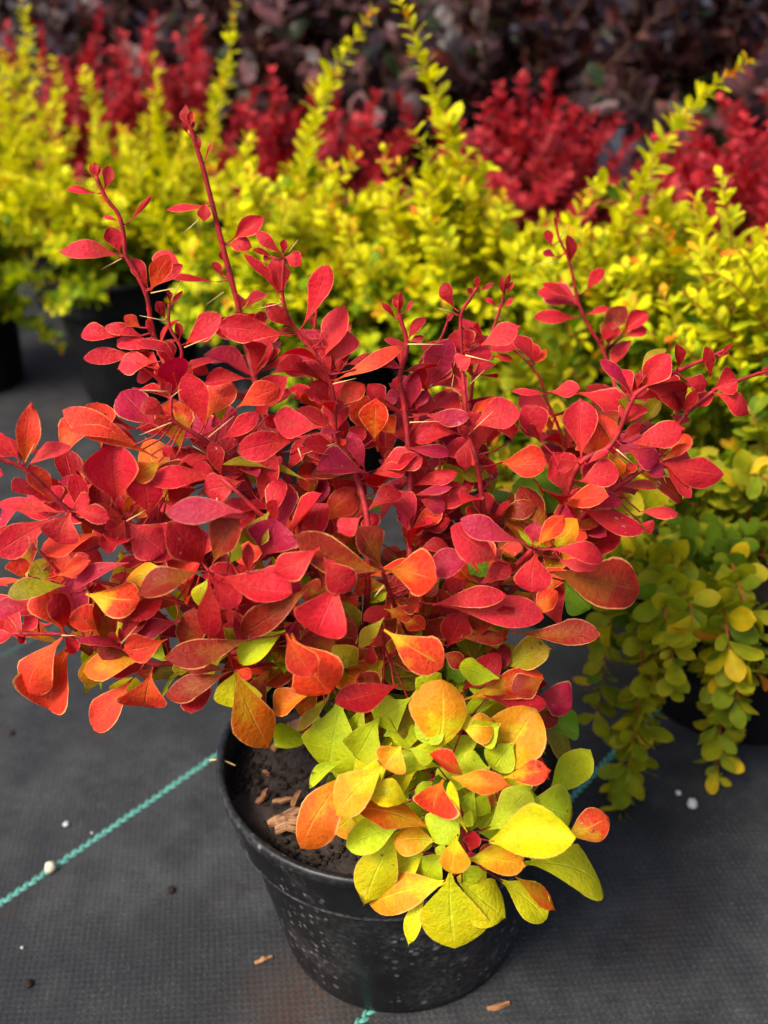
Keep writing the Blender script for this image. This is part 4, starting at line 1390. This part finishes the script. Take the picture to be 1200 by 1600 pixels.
# ================================================================== SMALL THINGS ON THE CLOTH
def debris():
    def put(name, V, F, mat, px, py, lab, cat, rz=0.0, lift=0.001, smooth=True, group=None):
        P = atz(px, py)
        o = link(name, mesh(name, V, F, mat, smooth), None, (P[0], P[1], ground_z(P[0], P[1]) + lift))
        o.rotation_euler = (0, 0, rz)
        tag(o, lab, cat, group)
    V, F = lump(r=.0044, sq=.75, seed=3)
    put('pebble', V, F, M_STONE, 76, 1348, 'pale yellow pebble lying on the green thread at the left', 'pebble', .4, .003)
    V, F = lump(r=.0024, sq=.4, seed=4)
    put('pebble', V, F, M_WHITE, 100, 1277, 'flat white pebble on the cloth above the green thread', 'pebble', .9, .0012)
    V, F = lump(r=.0040, sq=.8, seed=5)
    put('perlite_grain', V, F, M_WHITE, 1081, 1259, 'white perlite grain beside the pot of the trailing barberry', 'perlite', .1, .003)
    V, F = lump(r=.0022, sq=.7, seed=6)
    put('perlite_grain', V, F, M_WHITE, 1060, 1240, 'smaller dull white perlite grain left of the larger one', 'perlite', .1, .0016)
    V, F = chip_mesh(.011, .0028, .0014, 7)
    put('wood_chip', V, F, M_WOOD, 411, 1495, 'small brown wood chip on the cloth left of the front pot', 'wood chip', .4, .0012, False)
    V, F = chip_mesh(.0135, .0034, .0014, 8)
    put('wood_chip', V, F, M_WOOD, 779, 1570, 'brown wood chip at the bottom edge right of the front pot', 'wood chip', .25, .0012, False)
    V, F = lump(r=.0011, sq=.7, seed=8)
    for (px, py, lab) in ((32, 1473, 'tiny white grit grain near the left edge below the green thread'), (141, 1291, 'tiny pale grit grain just above the green thread')):
        put('grit_grain', V, F, M_WHITE, px, py, lab, 'grit', .3, .0012)
    V, F = lump(r=.0030, sq=.5, seed=9)
    for (px, py, lab) in ((42, 1530, 'dark soil crumb near the lower left corner of the cloth'), (15, 1138, 'dark soil crumb near the left edge above the green thread'), (265, 1382, 'brown soil crumb on the cloth left of the front pot')):
        put('soil_clod', V, F, M_CRUMB, px, py, lab, 'soil crumb', .3, .0012)
    # fallen leaves
    for (px, py, z, L, rz, code, lab) in ((462, 1160, .131, .022, .35, 'R', 'fallen dull red leaf lying on the soil of the front pot'), (352, 1140, .131, .020, .5, 'K', 'fallen brown leaf inside the left rim of the front pot')):
        P = atz(px, py, z)
        T, UV, F = leaf_template(8, 4, 1.5, .6, .12, .3, .12, .1, 0, .1, 1.0)
        T = T * np.array([.5, 1, .8]) * L
        ca, cb, rm = PAL[code]
        o = link('fallen_leaf', mesh('fallen_leaf', T, F, M_LEAF, True, UV, tuple(c * .6 for c in ca) + (.3,), tuple(c * .6 for c in cb) + (1,)), None, (P[0], P[1], P[2] + (.001 if z else ground_z(P[0], P[1]) + .001)))
        o.rotation_euler = (.12, .1, rz - 1.57)
        tag(o, lab, 'leaf')
    # pine-needle like root hanging over the pot rim
    P = [at(328, 1188, .0), at(345, 1187, -.004), at(368, 1196, -.01)]
    V, F = tube(catmull(P, 5), .0006, .0003, 5)
    o = link('dry_root', mesh('dry_root', np.array(V) - P[0], F, M_THORN), None, P[0])
    tag(o, 'thin pale dry root hanging over the left rim of the front pot', 'root')


ground = build_ground()
front_pot, front_soil = pot((0, 0, 0), .1, POT_H, .077, M_POT, 'black plastic nursery pot in front with dried white water spots', chips=12, detail=True, seed=2)
# two large curled bark pieces at the left of the soil
for (px, py, L, W, rz, sd_) in ((463, 1280, .024, .010, .15, 201), (445, 1270, .020, .006, .35, 202), (462, 1242, .011, .0035, 1.2, 203), (440, 1245, .011, .003, .05, 204), (450, 1140, .030, .006, .9, 205), (470, 1130, .026, .005, .7, 206), (485, 1108, .02, .005, .8, 207), (452, 1280, .016, .004, -.3, 208)):
    r_ = ray(px, py)
    Pw = CAM + r_ * ((0.127 - CAM[2]) / r_[2])
    V, F = chip_mesh(L, W, .002, sd_)
    o = link('wood_chip', mesh('wood_chip', V, F, M_WOOD, False), front_soil, Pw)
    o.rotation_euler = (.15, -.1, rz)
build_main()
build_background()
debris()
print('objects', len(bpy.data.objects))
